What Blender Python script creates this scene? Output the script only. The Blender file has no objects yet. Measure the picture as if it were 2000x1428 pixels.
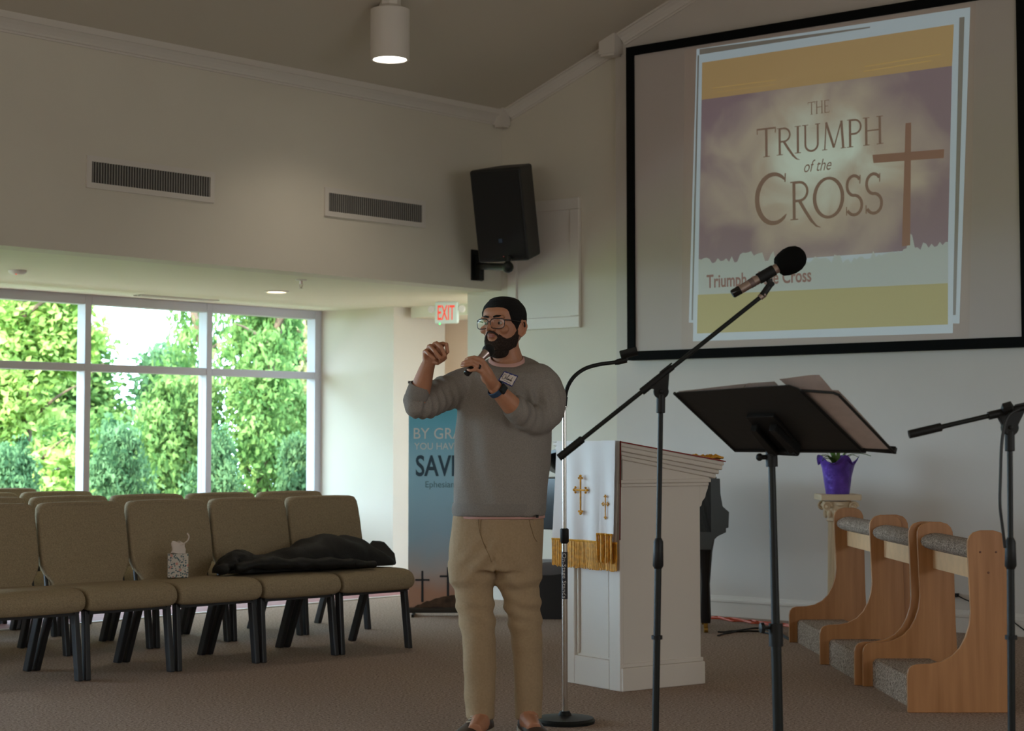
import bpy, math, random
from mathutils import Vector, Matrix, Euler, noise
random.seed(7)
V = Vector
sc = bpy.context.scene
C = sc.collection

# ------------------------------------------------------------------ camera
F = 3500.0                      # focal length in pixels of the 2000 x 1428 frame
CX, CY, HY = 982.0, 654.0, 865.0
HC = 1.18
TILT = math.atan((HY - CY) / F)
cam_d = bpy.data.cameras.new('camera')
cam = bpy.data.objects.new('camera', cam_d); C.objects.link(cam)
cam_d.sensor_fit = 'HORIZONTAL'
cam_d.sensor_width = 36.0
cam_d.lens = F * 36.0 / 2000.0
cam_d.shift_x = (1000.0 - CX) / 2000.0
cam_d.shift_y = -(714.0 - CY) / 2000.0
cam_d.clip_end = 300
cam.location = (0, 0, HC)
cam.rotation_euler = (math.pi / 2 + TILT, 0, 0)
cam_d.dof.use_dof = True
cam_d.dof.focus_distance = 7.6
cam_d.dof.aperture_fstop = 5.0
sc.camera = cam
sc.view_settings.view_transform = 'Standard'
sc.view_settings.look = 'None'
sc.view_settings.exposure = 0.0
sc.view_settings.gamma = 1.0
sc.view_settings.use_curve_mapping = False
try:
    sc.cycles.max_bounces = 8
    sc.cycles.diffuse_bounces = 5
    sc.cycles.transparent_max_bounces = 12
    sc.cycles.sample_clamp_indirect = 4.0
    sc.cycles.caustics_reflective = False
    sc.cycles.caustics_refractive = False
except Exception:
    pass

# ------------------------------------------------------------------ sky, sun, fill lights
SKY, SUN = 13.0, 17.0
FILL_R, FILL_B = 86.0, 100.0
w = bpy.data.worlds.new('sky'); sc.world = w; w.use_nodes = True
nt = w.node_tree
nt.nodes['Background'].inputs[0].default_value = (0.58, 0.80, 1.0, 1)
nt.nodes['Background'].inputs[1].default_value = SKY

def lamp(name, kind, energy, loc, color=(1, 1, 1), direction=None, **kw):
    d = bpy.data.lights.new(name, kind); d.energy = energy; d.color = color
    for k, v in kw.items(): setattr(d, k, v)
    o = bpy.data.objects.new(name, d); C.objects.link(o); o.location = loc
    if direction is not None:
        o.rotation_euler = V(direction).to_track_quat('-Z', 'Y').to_euler()
    return o
lamp('sun', 'SUN', SUN, (0, 0, 20), (1, 0.93, 0.78), (0.42, 0.72, -0.62), angle=0.02)

# ------------------------------------------------------------------ pixel -> place helpers
ct, st = math.cos(TILT), math.sin(TILT)
def ray(px, py):
    dx = (px - CX) / F; dy = -(py - CY) / F
    return V((dx, ct - dy * st, st + dy * ct))
O = V((0, 0, HC))
def at(px, py, Y):
    r = ray(px, py); return O + r * (Y / r.y)
def on_z(px, py, z):
    r = ray(px, py); return O + r * ((z - HC) / r.z)
def on_plane(px, py, p0, n):
    r = ray(px, py); return O + r * ((p0 - O).dot(n) / r.dot(n))
def hdir(px):
    r = ray(px, HY); r.z = 0; return r.normalized()

uL = hdir(4240)                                  # along the window wall, away to the right
nL = V((uL.y, -uL.x, 0))                         # into the room
uF = -hdir(-3470)                                # along the front wall, towards the right and near
nF = V((-uF.y, uF.x, 0)) if V((-uF.y, uF.x, 0)).y < 0 else V((uF.y, -uF.x, 0))
UP = V((0, 0, 1))
HS = 2.335                                        # low ceiling height
C0 = on_z(979, 568, HS); C0.z = 0                # corner of window wall header and front wall
sA = None
def s_on(p0, u, n, px, py=HY):                   # distance along a wall at a pixel column
    return (on_plane(px, py, p0, n) - p0).dot(u)

# unseen area fill lights added behind and to the right of the camera
lamp('fill_light_right', 'AREA', FILL_R, C0 + uF * 11.8 - uL * 6 + V((0, 0, 2.0)), (0.95, 0.97, 1.0), -uF, shape='RECTANGLE', size=6.0, size_y=1.9)
lamp('fill_light_back', 'AREA', FILL_B, C0 + uF * 6.5 - uL * 14.3 + V((0, 0, 2.2)), (1.0, 0.95, 0.88), uL, shape='RECTANGLE', size=6.0, size_y=2.2)

# ------------------------------------------------------------------ materials
def lin(c):
    return tuple(((x / 255) / 12.92 if x / 255 <= 0.04045 else ((x / 255 + 0.055) / 1.055) ** 2.4) for x in c)
def mat(name, rgb, rough=0.6, metal=0.0, var=0.0, scale=20, bump=0.0, bscale=200, emit=None, estr=0.0, spec=0.5, c2=None, sheen=0.0):
    m = bpy.data.materials.new(name); m.use_nodes = True
    n = m.node_tree.nodes; l = m.node_tree.links; b = n['Principled BSDF']
    col = lin(rgb)
    b.inputs['Base Color'].default_value = (*col, 1)
    b.inputs['Roughness'].default_value = rough
    b.inputs['Metallic'].default_value = metal
    b.inputs['Specular IOR Level'].default_value = spec
    if sheen: b.inputs['Sheen Weight'].default_value = sheen
    if emit is not None:
        b.inputs['Emission Color'].default_value = (*lin(emit), 1); b.inputs['Emission Strength'].default_value = estr
    if var or bump or c2:
        tc = n.new('ShaderNodeTexCoord')
        if var or c2:
            tx = n.new('ShaderNodeTexNoise'); tx.inputs['Scale'].default_value = scale; tx.inputs['Detail'].default_value = 4
            l.new(tc.outputs['Object'], tx.inputs['Vector'])
            rp = n.new('ShaderNodeValToRGB')
            e = rp.color_ramp.elements
            e[0].position, e[1].position = 0.35, 0.65
            a = lin(c2) if c2 else tuple(x * (1 - var) for x in col)
            bb = col if c2 else tuple(min(1, x * (1 + var)) for x in col)
            e[0].color = (*a, 1); e[1].color = (*bb, 1)
            l.new(tx.outputs['Fac'], rp.inputs['Fac']); l.new(rp.outputs['Color'], b.inputs['Base Color'])
        if bump:
            t2 = n.new('ShaderNodeTexNoise'); t2.inputs['Scale'].default_value = bscale; t2.inputs['Detail'].default_value = 3
            l.new(tc.outputs['Object'], t2.inputs['Vector'])
            bp = n.new('ShaderNodeBump'); bp.inputs['Strength'].default_value = bump; bp.inputs['Distance'].default_value = 0.01
            l.new(t2.outputs['Fac'], bp.inputs['Height']); l.new(bp.outputs['Normal'], b.inputs['Normal'])
    return m
def emis(name, rgb, s, base=None):
    m = mat(name, base or (120, 120, 120), 0.8)
    b = m.node_tree.nodes['Principled BSDF']
    b.inputs['Emission Color'].default_value = (*lin(rgb), 1); b.inputs['Emission Strength'].default_value = s
    return m
def glass_mat(name, gloss=0.05, tint=(1, 1, 1)):
    m = bpy.data.materials.new(name); m.use_nodes = True
    n = m.node_tree.nodes; l = m.node_tree.links
    n.remove(n['Principled BSDF'])
    t = n.new('ShaderNodeBsdfTransparent'); t.inputs[0].default_value = (*tint, 1)
    g = n.new('ShaderNodeBsdfGlossy'); g.inputs['Roughness'].default_value = 0.02
    mx = n.new('ShaderNodeMixShader'); mx.inputs[0].default_value = gloss
    l.new(t.outputs[0], mx.inputs[1]); l.new(g.outputs[0], mx.inputs[2]); l.new(mx.outputs[0], n['Material Output'].inputs[0])
    return m
def leaf_mat(name, c1, c2):
    m = bpy.data.materials.new(name); m.use_nodes = True
    n = m.node_tree.nodes; l = m.node_tree.links
    n.remove(n['Principled BSDF'])
    tc = n.new('ShaderNodeTexCoord'); tx = n.new('ShaderNodeTexNoise'); tx.inputs['Scale'].default_value = 3.0
    l.new(tc.outputs['Object'], tx.inputs['Vector'])
    rp = n.new('ShaderNodeValToRGB'); e = rp.color_ramp.elements
    e[0].position, e[1].position = 0.35, 0.65; e[0].color = (*lin(c1), 1); e[1].color = (*lin(c2), 1)
    l.new(tx.outputs['Fac'], rp.inputs['Fac'])
    d = n.new('ShaderNodeBsdfDiffuse'); t = n.new('ShaderNodeBsdfTranslucent')
    mx = n.new('ShaderNodeMixShader'); mx.inputs[0].default_value = 0.4
    for s in (d, t): l.new(rp.outputs['Color'], s.inputs['Color'])
    l.new(d.outputs[0], mx.inputs[1]); l.new(t.outputs[0], mx.inputs[2]); l.new(mx.outputs[0], n['Material Output'].inputs[0])
    return m

M = {}
M['wall'] = mat('wall_paint', (214, 206, 190), 0.75, var=0.02, scale=1.5)
M['wall_front'] = mat('front_wall_paint', (204, 196, 187), 0.75, var=0.02, scale=1.5)
M['ceiling'] = mat('ceiling_paint', (196, 186, 170), 0.85)
M['soffit'] = mat('low_ceiling_paint', (222, 218, 196), 0.8)
M['trim'] = mat('trim_paint', (214, 206, 196), 0.5)
M['white'] = mat('white_paint', (222, 214, 204), 0.45)
M['hall'] = mat('hall_paint', (214, 190, 165), 0.8)
M['frame'] = mat('window_frame', (186, 184, 190), 0.4)
M['glass'] = glass_mat('window_glass', 0.006, (0.97, 0.99, 0.98))
M['maroon'] = mat('maroon_floor', (140, 84, 78), 0.7, var=0.15, scale=12)
M['black'] = mat('black_plastic', (20, 20, 19), 0.5, spec=.3)
M['blackmetal'] = mat('black_metal', (22, 25, 23), 0.45, 0.0, spec=.3)
M['chrome'] = mat('chrome', (225, 222, 215), 0.18, 1.0)
M['steel'] = mat('nickel', (190, 172, 165), 0.3, 1.0)
M['vent'] = mat('vent_slats', (134, 130, 124), 0.5)
M['dark'] = mat('dark_duct', (40, 38, 36), 0.9)
M['fabric'] = mat('chair_fabric', (160, 144, 118), 0.95, var=0.16, scale=160, bump=0.25, bscale=420, spec=0.1)
M['leg'] = mat('chair_leg', (46, 47, 50), 0.38, 0.2)
M['wood'] = None
M['gold'] = mat('gold_thread', (212, 152, 38), 0.6, var=0.2, scale=60)
M['cloth'] = mat('white_satin', (220, 212, 206), 0.5, spec=0.4)
M['red'] = mat('red_lining', (140, 40, 40), 0.8)
M['piano'] = mat('piano_lacquer', (22, 22, 24), 0.18)
M['pianoside'] = mat('piano_satin', (52, 55, 54), 0.4)
M['skin'] = None
M['paper'] = mat('paper', (196, 180, 172), 0.8, var=0.05, scale=30)

def wood_mat():
    m = bpy.data.materials.new('maple_veneer'); m.use_nodes = True
    n = m.node_tree.nodes; l = m.node_tree.links; b = n['Principled BSDF']
    tc = n.new('ShaderNodeTexCoord'); mp = n.new('ShaderNodeMapping'); mp.inputs['Scale'].default_value = (14, 14, 0.9)
    tx = n.new('ShaderNodeTexNoise'); tx.inputs['Scale'].default_value = 2.2; tx.inputs['Detail'].default_value = 5
    rp = n.new('ShaderNodeValToRGB'); e = rp.color_ramp.elements
    e[0].position, e[1].position = 0.3, 0.7
    e[0].color = (*lin((164, 112, 66)), 1); e[1].color = (*lin((188, 134, 86)), 1)
    l.new(tc.outputs['Object'], mp.inputs[0]); l.new(mp.outputs[0], tx.inputs['Vector']); l.new(tx.outputs['Fac'], rp.inputs['Fac'])
    l.new(rp.outputs['Color'], b.inputs['Base Color']); b.inputs['Roughness'].default_value = 0.4
    return m
M['wood'] = wood_mat()
M['ply'] = mat('pale_pine', (214, 172, 126), 0.55, var=0.06, scale=14)
def carpet_mat(name, a, b_, sc_=90, bump=0.6):
    m = bpy.data.materials.new(name); m.use_nodes = True
    n = m.node_tree.nodes; l = m.node_tree.links; b = n['Principled BSDF']
    tc = n.new('ShaderNodeTexCoord')
    tx = n.new('ShaderNodeTexNoise'); tx.inputs['Scale'].default_value = sc_; tx.inputs['Detail'].default_value = 6; tx.inputs['Roughness'].default_value = 0.8
    l.new(tc.outputs['Object'], tx.inputs['Vector'])
    rp = n.new('ShaderNodeValToRGB'); e = rp.color_ramp.elements
    e[0].position, e[1].position = 0.4, 0.62; e[0].color = (*lin(a), 1); e[1].color = (*lin(b_), 1)
    l.new(tx.outputs['Fac'], rp.inputs['Fac']); l.new(rp.outputs['Color'], b.inputs['Base Color'])
    b.inputs['Roughness'].default_value = 1.0; b.inputs['Specular IOR Level'].default_value = 0.05
    bp = n.new('ShaderNodeBump'); bp.inputs['Strength'].default_value = bump; bp.inputs['Distance'].default_value = 0.01
    l.new(tx.outputs['Fac'], bp.inputs['Height']); l.new(bp.outputs['Normal'], b.inputs['Normal'])
    return m
M['carpet'] = carpet_mat('brown_carpet', (118, 99, 88), (204, 180, 162), 85)
M['kneelcarpet'] = carpet_mat('flecked_carpet', (92, 77, 68), (228, 206, 186), 110, 0.9)

# ------------------------------------------------------------------ mesh building
ABS = {}
class MB:
    def __init__(s): s.v = []; s.f = []; s.m = []; s.cur = 0
    def add(s, vs, fs):
        k = len(s.v); s.v += [V(x) for x in vs]; s.f += [tuple(i + k for i in f) for f in fs]; s.m += [s.cur] * len(fs); return s
    def hexa(s, p):                                   # 8 points: bottom 0-3, top 4-7
        return s.add(p, [(3, 2, 1, 0), (4, 5, 6, 7), (0, 1, 5, 4), (1, 2, 6, 5), (2, 3, 7, 6), (3, 0, 4, 7)])
    def box(s, c, size, ex=V((1, 0, 0)), ey=V((0, 1, 0)), ez=V((0, 0, 1))):
        c = V(c); a, b, d = ex * size[0] / 2, ey * size[1] / 2, ez * size[2] / 2
        return s.hexa([c - a - b - d, c + a - b - d, c + a + b - d, c - a + b - d, c - a - b + d, c + a - b + d, c + a + b + d, c - a + b + d])
    def span(s, p, a, b, d):                          # box from corner with three edge vectors
        p = V(p); return s.hexa([p, p + a, p + a + b, p + b, p + d, p + a + d, p + a + b + d, p + b + d])
    def prism(s, pts, vec):
        n = len(pts); vec = V(vec); pts = [V(x) for x in pts]
        return s.add(pts + [x + vec for x in pts], [tuple(range(n))[::-1], tuple(range(n, 2 * n))] + [(i, (i + 1) % n, n + (i + 1) % n, n + i) for i in range(n)])
    def poly(s, pts): return s.add(pts, [tuple(range(len(pts)))])
    def tube(s, pts, rad, n=12, caps=True, flat=None):
        pts = [V(p) for p in pts]
        if not isinstance(rad, (list, tuple)): rad = [rad] * len(pts)
        rings = []; up = None
        for i, p in enumerate(pts):
            a = pts[max(0, i - 1)]; b = pts[min(len(pts) - 1, i + 1)]; t = (b - a)
            t = t.normalized() if t.length > 1e-9 else V((0, 0, 1))
            if up is None:
                up = V((0, 0, 1)) if abs(t.z) < 0.9 else V((0, 1, 0))
            x = up.cross(t).normalized(); y = t.cross(x).normalized(); up = y
            r = rad[i]; rx, ry = r if isinstance(r, (list, tuple)) else (r, r)
            rings.append([p + x * math.cos(2 * math.pi * k / n) * rx + y * math.sin(2 * math.pi * k / n) * ry for k in range(n)])
        return s.rings(rings, caps)
    def rings(s, rings, caps=True):
        n = len(rings[0]); vs = [p for r in rings for p in r]; fs = []
        for i in range(len(rings) - 1):
            for k in range(n):
                fs.append((i * n + k, i * n + (k + 1) % n, (i + 1) * n + (k + 1) % n, (i + 1) * n + k))
        if caps:
            fs.append(tuple(range(n))[::-1]); fs.append(tuple((len(rings) - 1) * n + k for k in range(n)))
        return s.add(vs, fs)
    def lathe(s, prof, o=(0, 0, 0), n=24, ax=V((0, 0, 1)), caps=True):
        o = V(o); ax = V(ax).normalized(); x = (V((0, 1, 0)) if abs(ax.z) > 0.9 else V((0, 0, 1))).cross(ax).normalized(); y = ax.cross(x)
        return s.rings([[o + ax * z + x * math.cos(2 * math.pi * k / n) * r + y * math.sin(2 * math.pi * k / n) * r for k in range(n)] for r, z in prof], caps)
    def ball(s, c, r, n=16, m=10, R=None):
        c = V(c); r = r if isinstance(r, (list, tuple)) else (r, r, r); rg = []
        for i in range(m + 1):
            t = -math.pi / 2 + math.pi * i / m; t = max(-1.5, min(1.5, t)); ring = []
            for k in range(n):
                a = 2 * math.pi * k / n
                p = V((math.cos(a) * math.cos(t) * r[0], math.sin(a) * math.cos(t) * r[1], math.sin(t) * r[2]))
                ring.append(c + (R @ p if R is not None else p))
            rg.append(ring)
        return s.rings(rg)
    def build(s, name, m=None, parent=None, smooth=False, bevel=0, seg=2, sub=0, kind=None, label=None, origin=None, angle=0.6):
        base = ABS.get(parent, V((0, 0, 0))) if parent is not None else (V(origin) if origin is not None else V((0, 0, 0)))
        me = bpy.data.meshes.new(name); me.from_pydata([tuple(p - base) for p in s.v], [], s.f); me.validate()
        ms = m if isinstance(m, (list, tuple)) else [m]
        for x in ms: me.materials.append(x)
        if len(ms) > 1:
            for p, k in zip(me.polygons, s.m): p.material_index = k
        import bmesh
        bm = bmesh.new(); bm.from_mesh(me); bmesh.ops.recalc_face_normals(bm, faces=bm.faces); bm.to_mesh(me); bm.free()
        if smooth:
            for p in me.polygons: p.use_smooth = True
            if angle: 
                try: me.set_sharp_from_angle(angle=angle)
                except Exception: pass
        o = bpy.data.objects.new(name, me); C.objects.link(o)
        if parent is not None: o.parent = parent; ABS[o] = ABS[parent]
        else: o.location = base; ABS[o] = base
        if bevel:
            b = o.modifiers.new('bevel', 'BEVEL'); b.width = bevel; b.segments = seg; b.limit_method = 'ANGLE'
        if sub:
            b = o.modifiers.new('sub', 'SUBSURF'); b.levels = sub; b.render_levels = sub
        if kind: o['kind'] = kind
        if label: o['label'] = label
        return o
def tag(o, label, cat, group=None):
    o['label'] = label; o['category'] = cat
    if group: o['group'] = group
    return o
def thing(name, label, cat, loc, rz=0.0, group=None, local=False):
    o = bpy.data.objects.new(name, None); C.objects.link(o); o.location = loc; o.rotation_euler = (0, 0, rz); o.empty_display_size = 0.1
    ABS[o] = V((0, 0, 0)) if local else V(loc)
    return tag(o, label, cat, group)
def struct(o): o['kind'] = 'structure'; return o
def copy_tree(o, parent=None):
    c = o.copy(); C.objects.link(c); c.parent = parent
    for ch in list(o.children): copy_tree(ch, c)
    return c
def arc(p0, p1, p2, n=10):                           # quadratic bend through three points
    p0, p1, p2 = V(p0), V(p1), V(p2)
    return [p0 * (1 - t) ** 2 + p1 * 2 * t * (1 - t) + p2 * t * t for t in [i / n for i in range(n + 1)]]
def smoothpath(pts, n=6):                            # catmull-rom
    P = [V(p) for p in pts]; P = [P[0]] + P + [P[-1]]; out = []
    for i in range(1, len(P) - 2):
        a, b, c, d = P[i - 1:i + 3]
        for k in range(n):
            t = k / n
            out.append(0.5 * ((2 * b) + (c - a) * t + (2 * a - 5 * b + 4 * c - d) * t * t + (3 * b - a - 3 * c + d) * t ** 3))
    out.append(P[-2]); return out
def text2d(s, offset=0.0, shear=0.0, space=1.0):
    cu = bpy.data.curves.new('lettering', 'FONT'); cu.body = s; cu.size = 1.0; cu.offset = offset; cu.shear = shear; cu.space_character = space
    cu.resolution_u = 4
    o = bpy.data.objects.new('lettering', cu)
    me = bpy.data.meshes.new_from_object(o)
    vs = [(v.co.x, v.co.y) for v in me.vertices]; fs = [tuple(p.vertices) for p in me.polygons]
    bpy.data.objects.remove(o); bpy.data.curves.remove(cu); bpy.data.meshes.remove(me)
    return vs, fs
def put_text(mb, s, o, ex, ey, width=None, height=None, n=None, off=0.0, **kw):
    vs, fs = text2d(s, **kw)
    x0 = min(v[0] for v in vs); x1 = max(v[0] for v in vs)
    y1 = max(v[1] for v in vs)
    sy = height / y1 if height else None
    sx = width / (x1 - x0) if width else sy
    if sy is None: sy = sx
    o = V(o); d = (n * off) if n is not None else V((0, 0, 0))
    mb.add([o + d + ex * (v[0] - x0) * sx + ey * v[1] * sy for v in vs], fs)
# ================================================================== the room
ZC = on_plane(985, 228, C0, nL).z                # top of the window wall (the vault starts here)
PA = C0.copy(); PB = C0 + nF * 0.06
S1 = s_on(PB, uF, nF, 1205)
zr = on_plane(1180, 92, PA, nF)
PITCH = math.tan(math.radians(21))
RQ = 6.0
def zceil(q): return ZC + PITCH * (q if q < RQ else 2 * RQ - q)
WP = on_z(628, 608, HS); WP.z = 0                # right end of the window
E = on_plane(768, HY, WP, nF); E.z = 0           # near end of the pier beside the window
LN = on_z(389, 1198, 0)                          # edge of the carpet
HALLD = 0.62

o = MB().prism([C0 + uF * q + UP * z for q, z in ((-0.3, zceil(-0.3)), (RQ, zceil(RQ)), (12.3, zceil(12.3)), (12.3, zceil(12.3) + .2), (RQ, zceil(RQ) + .25), (-0.3, zceil(-0.3) + .2))], -uL * 15.0).build('ceiling', M['ceiling']); struct(o)
mb = MB(); mb.span(C0 + UP * HS, -uL * 14.6, -nL * 0.2, UP * (ZC - HS + 0.05)); o = struct(mb.build('wall_left', M['wall']))
mb = MB(); mb.span(C0 + uL * 3.5 - nL * 0.2 + UP * HS, -uL * 18.1, -nL * 3.2, UP * 0.12); struct(mb.build('ceiling_low', M['soffit']))
mb = MB(); mb.prism([PA + uF * s + UP * z for s, z in ((-0.33, 0), (S1 + .02, 0), (S1 + .02, zceil(S1)), (0, ZC), (0, HS), (-0.33, HS))], -nF * 0.18); struct(mb.build('wall_front_recess', M['wall']))
mb = MB(); mb.prism([PB + uF * s + UP * z for s, z in ((S1, 0), (12.3, 0), (12.3, zceil(12.3)), (RQ, zceil(RQ)), (S1, zceil(S1)))], -nF * 0.3); struct(mb.build('wall_front', M['wall_front']))
# far right and back walls, outside the frame; solid, with the added fill lights in front
mb = MB(); mb.span(C0 + uF * 12.2, -uL * 15, uF * 0.2, UP * (zceil(12.2) + .1)); struct(mb.build('wall_right', M['wall']))
mb = MB(); mb.prism([C0 - uL * 14.6 + uF * s + UP * z for s, z in ((-3, 0), (12.3, 0), (12.3, zceil(12.3)), (RQ, zceil(RQ)), (0, ZC), (-3, HS))], -uL * 0.2); struct(mb.build('wall_back', M['wall']))
# pier beside the window and the small hall with the exit
mb = MB(); sE = (E - WP).dot(uF) / uF.dot(uF)
mb.hexa([WP - nL * 0.25, WP, E, E + uL * HALLD, WP + uL * HALLD - nL * .25 + uF * .3, WP + uL * .3 - nL * .3][0:0] or [WP, E, E + uL * HALLD, WP + uL * HALLD, WP + UP * HS, E + UP * HS, E + uL * HALLD + UP * HS, WP + uL * HALLD + UP * HS])
struct(mb.build('wall_pier', M['wall']))
mb = MB(); mb.span(E + uL * HALLD - uF * .2, uF * 3.5, uL * 0.15, UP * HS); struct(mb.build('wall_hall', M['hall']))
bk = on_plane(802, HY, E + uL * 0.12, nF); bk.z = on_plane(802, 621, E + uL * 0.12, nF).z
mb = MB(); mb.span(bk, uF * 1.6, uL * (HALLD - .13), UP * (HS - bk.z)); struct(mb.build('wall_hall_bulkhead', M['soffit']))
# under the window
mb = MB(); mb.span(WP + uL * 0.2, -uL * 18, -nL * 0.2, UP * 0.55); struct(mb.build('wall_window', M['wall']))
# floors
mb = MB(); mb.span(LN + uL * 9 - UP * .1, -uL * 26, nL * 18, UP * .1); struct(mb.build('floor', M['carpet']))
mb = MB(); mb.span(LN + uL * 9 - UP * .1, -uL * 26, -nL * 3.2, UP * .1); struct(mb.build('floor_aisle', M['maroon']))
mb = MB(); mb.span(LN + uL * 2.0, -uL * 14, nL * 0.03, UP * .008); struct(mb.build('trim_1', M['trim']))
# baseboard
bp = [(0, 0), (.016, 0), (.016, .095), (.022, .098), (.022, .112), (.013, .118), (.010, .138), (0, .14)]
def board(name, p0, u, n, a, b): 
    struct(MB().prism([p0 + u * a + n * x + UP * z for x, z in bp], u * (b - a)).build(name, M['trim']))
board('baseboard_recess', PA, uF, nF, -0.33, S1)
board('baseboard_front', PB, uF, nF, S1, 12.2)
board('baseboard_hall', E + uL * HALLD, uF, nF, 0, 3)
# crown mouldings
cp = [(0, -.080), (.010, -.080), (.010, -.068), (.020, -.064), (.026, -.052), (.044, -.030), (.062, -.015), (.068, -.010), (.08, -.010), (.08, .008), (0, 0)]
struct(MB().prism([C0 - uL * .05 + nL * x + UP * (ZC + z + (PITCH * x if z >= 0 else 0)) for x, z in cp], -uL * 14.4).build('trim_2', M['trim']))
sl = (uF + UP * PITCH).normalized(); su = (UP - uF * PITCH).normalized()
struct(MB().prism([PA + uF * .08 + UP * zceil(.08) + nF * x + su * z for x, z in cp if True], sl * ((S1 - .14) / uF.dot(sl) if False else (S1 - .14) * math.sqrt(1 + PITCH ** 2))).build('trim_3', M['trim']))
struct(MB().prism([PB + uF * (S1 + .06) + UP * zceil(S1 + .06) + nF * x + su * z for x, z in cp], sl * (RQ - S1 - .06) * math.sqrt(1 + PITCH ** 2)).build('trim_4', M['trim']))
def cblock(name, p, a, b):                       # corner block: a box that ends in a stepped drop
    mb = MB(); mb.span(p - UP * .095, a, b, UP * .14)
    q = p - UP * .112 + a * .08 + b * .08; mb.span(q, a * .84, b * .84, UP * .02)
    struct(mb.build(name, M['trim']))
cblock('trim_5', C0 + UP * (ZC + .01), nL * .095, nF * .10)
cblock('trim_6', PB + uF * (S1 - .075) + UP * (zceil(S1) - .02), uF * .14, nF * .105)

# ------------------------------------------------------------------ the window
wr = bpy.data.objects.new('window_1', None); C.objects.link(wr); wr.location = WP; ABS[wr] = WP.copy(); wr['kind'] = 'structure'
def ws(px, py=770): return (on_plane(px, py, WP, nL) - WP).dot(uL)
s_r = ws(620); s_c = ws(412); s_l = ws(171); bay = (s_r - s_l) / 2
ZRAIL = on_plane(623, 734, WP, nL).z
MW, MD = 0.058, 0.11
zb = 0.55
def member(name, p, a, b, d): MB().span(p, a, b, d).build(name, M['frame'], wr, bevel=.004)
posts = [s_r - k * bay for k in range(0, 6)]
for s in posts:
    member('mullion', WP + uL * (s - MW / 2) + nL * 0.0 + UP * zb, uL * MW, -nL * MD, UP * (HS - zb))
L = posts[-1]
member('jamb_filler', WP + uL * (s_r + MW / 2) + UP * zb, uL * (.01 - s_r - MW / 2), -nL * MD, UP * (HS - zb))
for k in range(5):
    a = posts[k + 1] + MW / 2; b = posts[k] - MW / 2
    for z, h, nm in ((ZRAIL - .03, .06, 'rail'), (HS - .075, .075, 'head_rail'), (zb, .07, 'sill_rail')):
        member(nm, WP + uL * a - nL * .002 + UP * z, uL * (b - a), -nL * (MD - .004), UP * h)
    for z0, z1 in ((zb + .07, ZRAIL - .03), (ZRAIL + .03, HS - .075)):
        MB().span(WP + uL * a - nL * .055 + UP * z0, uL * (b - a), -nL * .006, UP * (z1 - z0)).build('pane', M['glass'], wr)
# portal so daylight through the window samples well
pd = bpy.data.lights.new('window_daylight', 'AREA'); pd.shape = 'RECTANGLE'; pd.size = 5 * bay; pd.size_y = HS - zb
po = bpy.data.objects.new('window_daylight', pd); C.objects.link(po)
po.location = WP + uL * (s_r - 2.5 * bay) - nL * .2 + UP * ((HS + zb) / 2); po.rotation_euler = nL.to_track_quat('-Z', 'Y').to_euler()
pd.cycles.is_portal = True

# ------------------------------------------------------------------ things on the walls and ceilings
def vent(quad, label, ns):
    tl, tr, br, bl = [on_plane(x, y, C0, nL) for x, y in quad]
    s0 = ((tl - C0).dot(uL) + (bl - C0).dot(uL)) / 2; s1 = ((tr - C0).dot(uL) + (br - C0).dot(uL)) / 2
    z1 = (tl.z + tr.z) / 2; z0 = (bl.z + br.z) / 2
    p = C0 + uL * s0 + UP * z0
    t = thing('air_vent', label, 'air vent', p, group='long air vents on the upper window wall')
    wd = s1 - s0; h = z1 - z0; e = 0.035
    mb = MB()
    for a in ((-e, -e, wd + 2 * e, e), (-e, h, wd + 2 * e, e), (-e, 0, e, h), (wd, 0, e, h)):
        mb.span(p + uL * a[0] + UP * a[1], uL * a[2], nL * .014, UP * a[3])
    mb.build('frame', M['trim'], t)
    MB().span(p + nL * .0008, uL * wd, nL * .001, UP * h).build('duct_opening', M['dark'], t)
    mb = MB()
    for k in range(ns):
        mb.span(p + uL * (wd * (k + .28) / ns) + nL * .003, uL * (wd / ns * .45), nL * .010, UP * h)
    mb.build('grille', M['vent'], t)
vent(((177, 316), (408.5, 346), (408.5, 385), (177, 357)), 'long slatted air vent high on the window wall, the left and larger-looking one', 46)
vent(((640, 377), (822, 401), (822, 434), (640, 414)), 'long slatted air vent high on the window wall, nearer the wall speaker', 46)

# raised access panel on the recess wall
a0 = s_on(PA, uF, nF, 996, 520); a1 = s_on(PA, uF, nF, 1136, 520)
az1 = on_plane(1130, 386, PA, nF).z; az0 = on_plane(1130, 640, PA, nF).z
pp = PA + uF * a0 + UP * az0
t = thing('access_panel', 'white framed access panel on the recess wall beside the black loudspeaker', 'wall panel', pp)
aw, ah = a1 - a0, az1 - az0
mb = MB()
fe = .085
for a in ((0, 0, aw, fe), (0, ah - fe, aw, fe), (0, fe, fe, ah - 2 * fe), (aw - fe, fe, fe, ah - 2 * fe)):
    mb.span(pp + uF * a[0] + UP * a[1], uF * a[2], nF * .034, UP * a[3])
mb.build('frame', M['white'], t, bevel=.006)
MB().span(pp + uF * fe + UP * fe + nF * .001, uF * (aw - 2 * fe), nF * .018, UP * (ah - 2 * fe)).build('door', M['white'], t)

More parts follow.
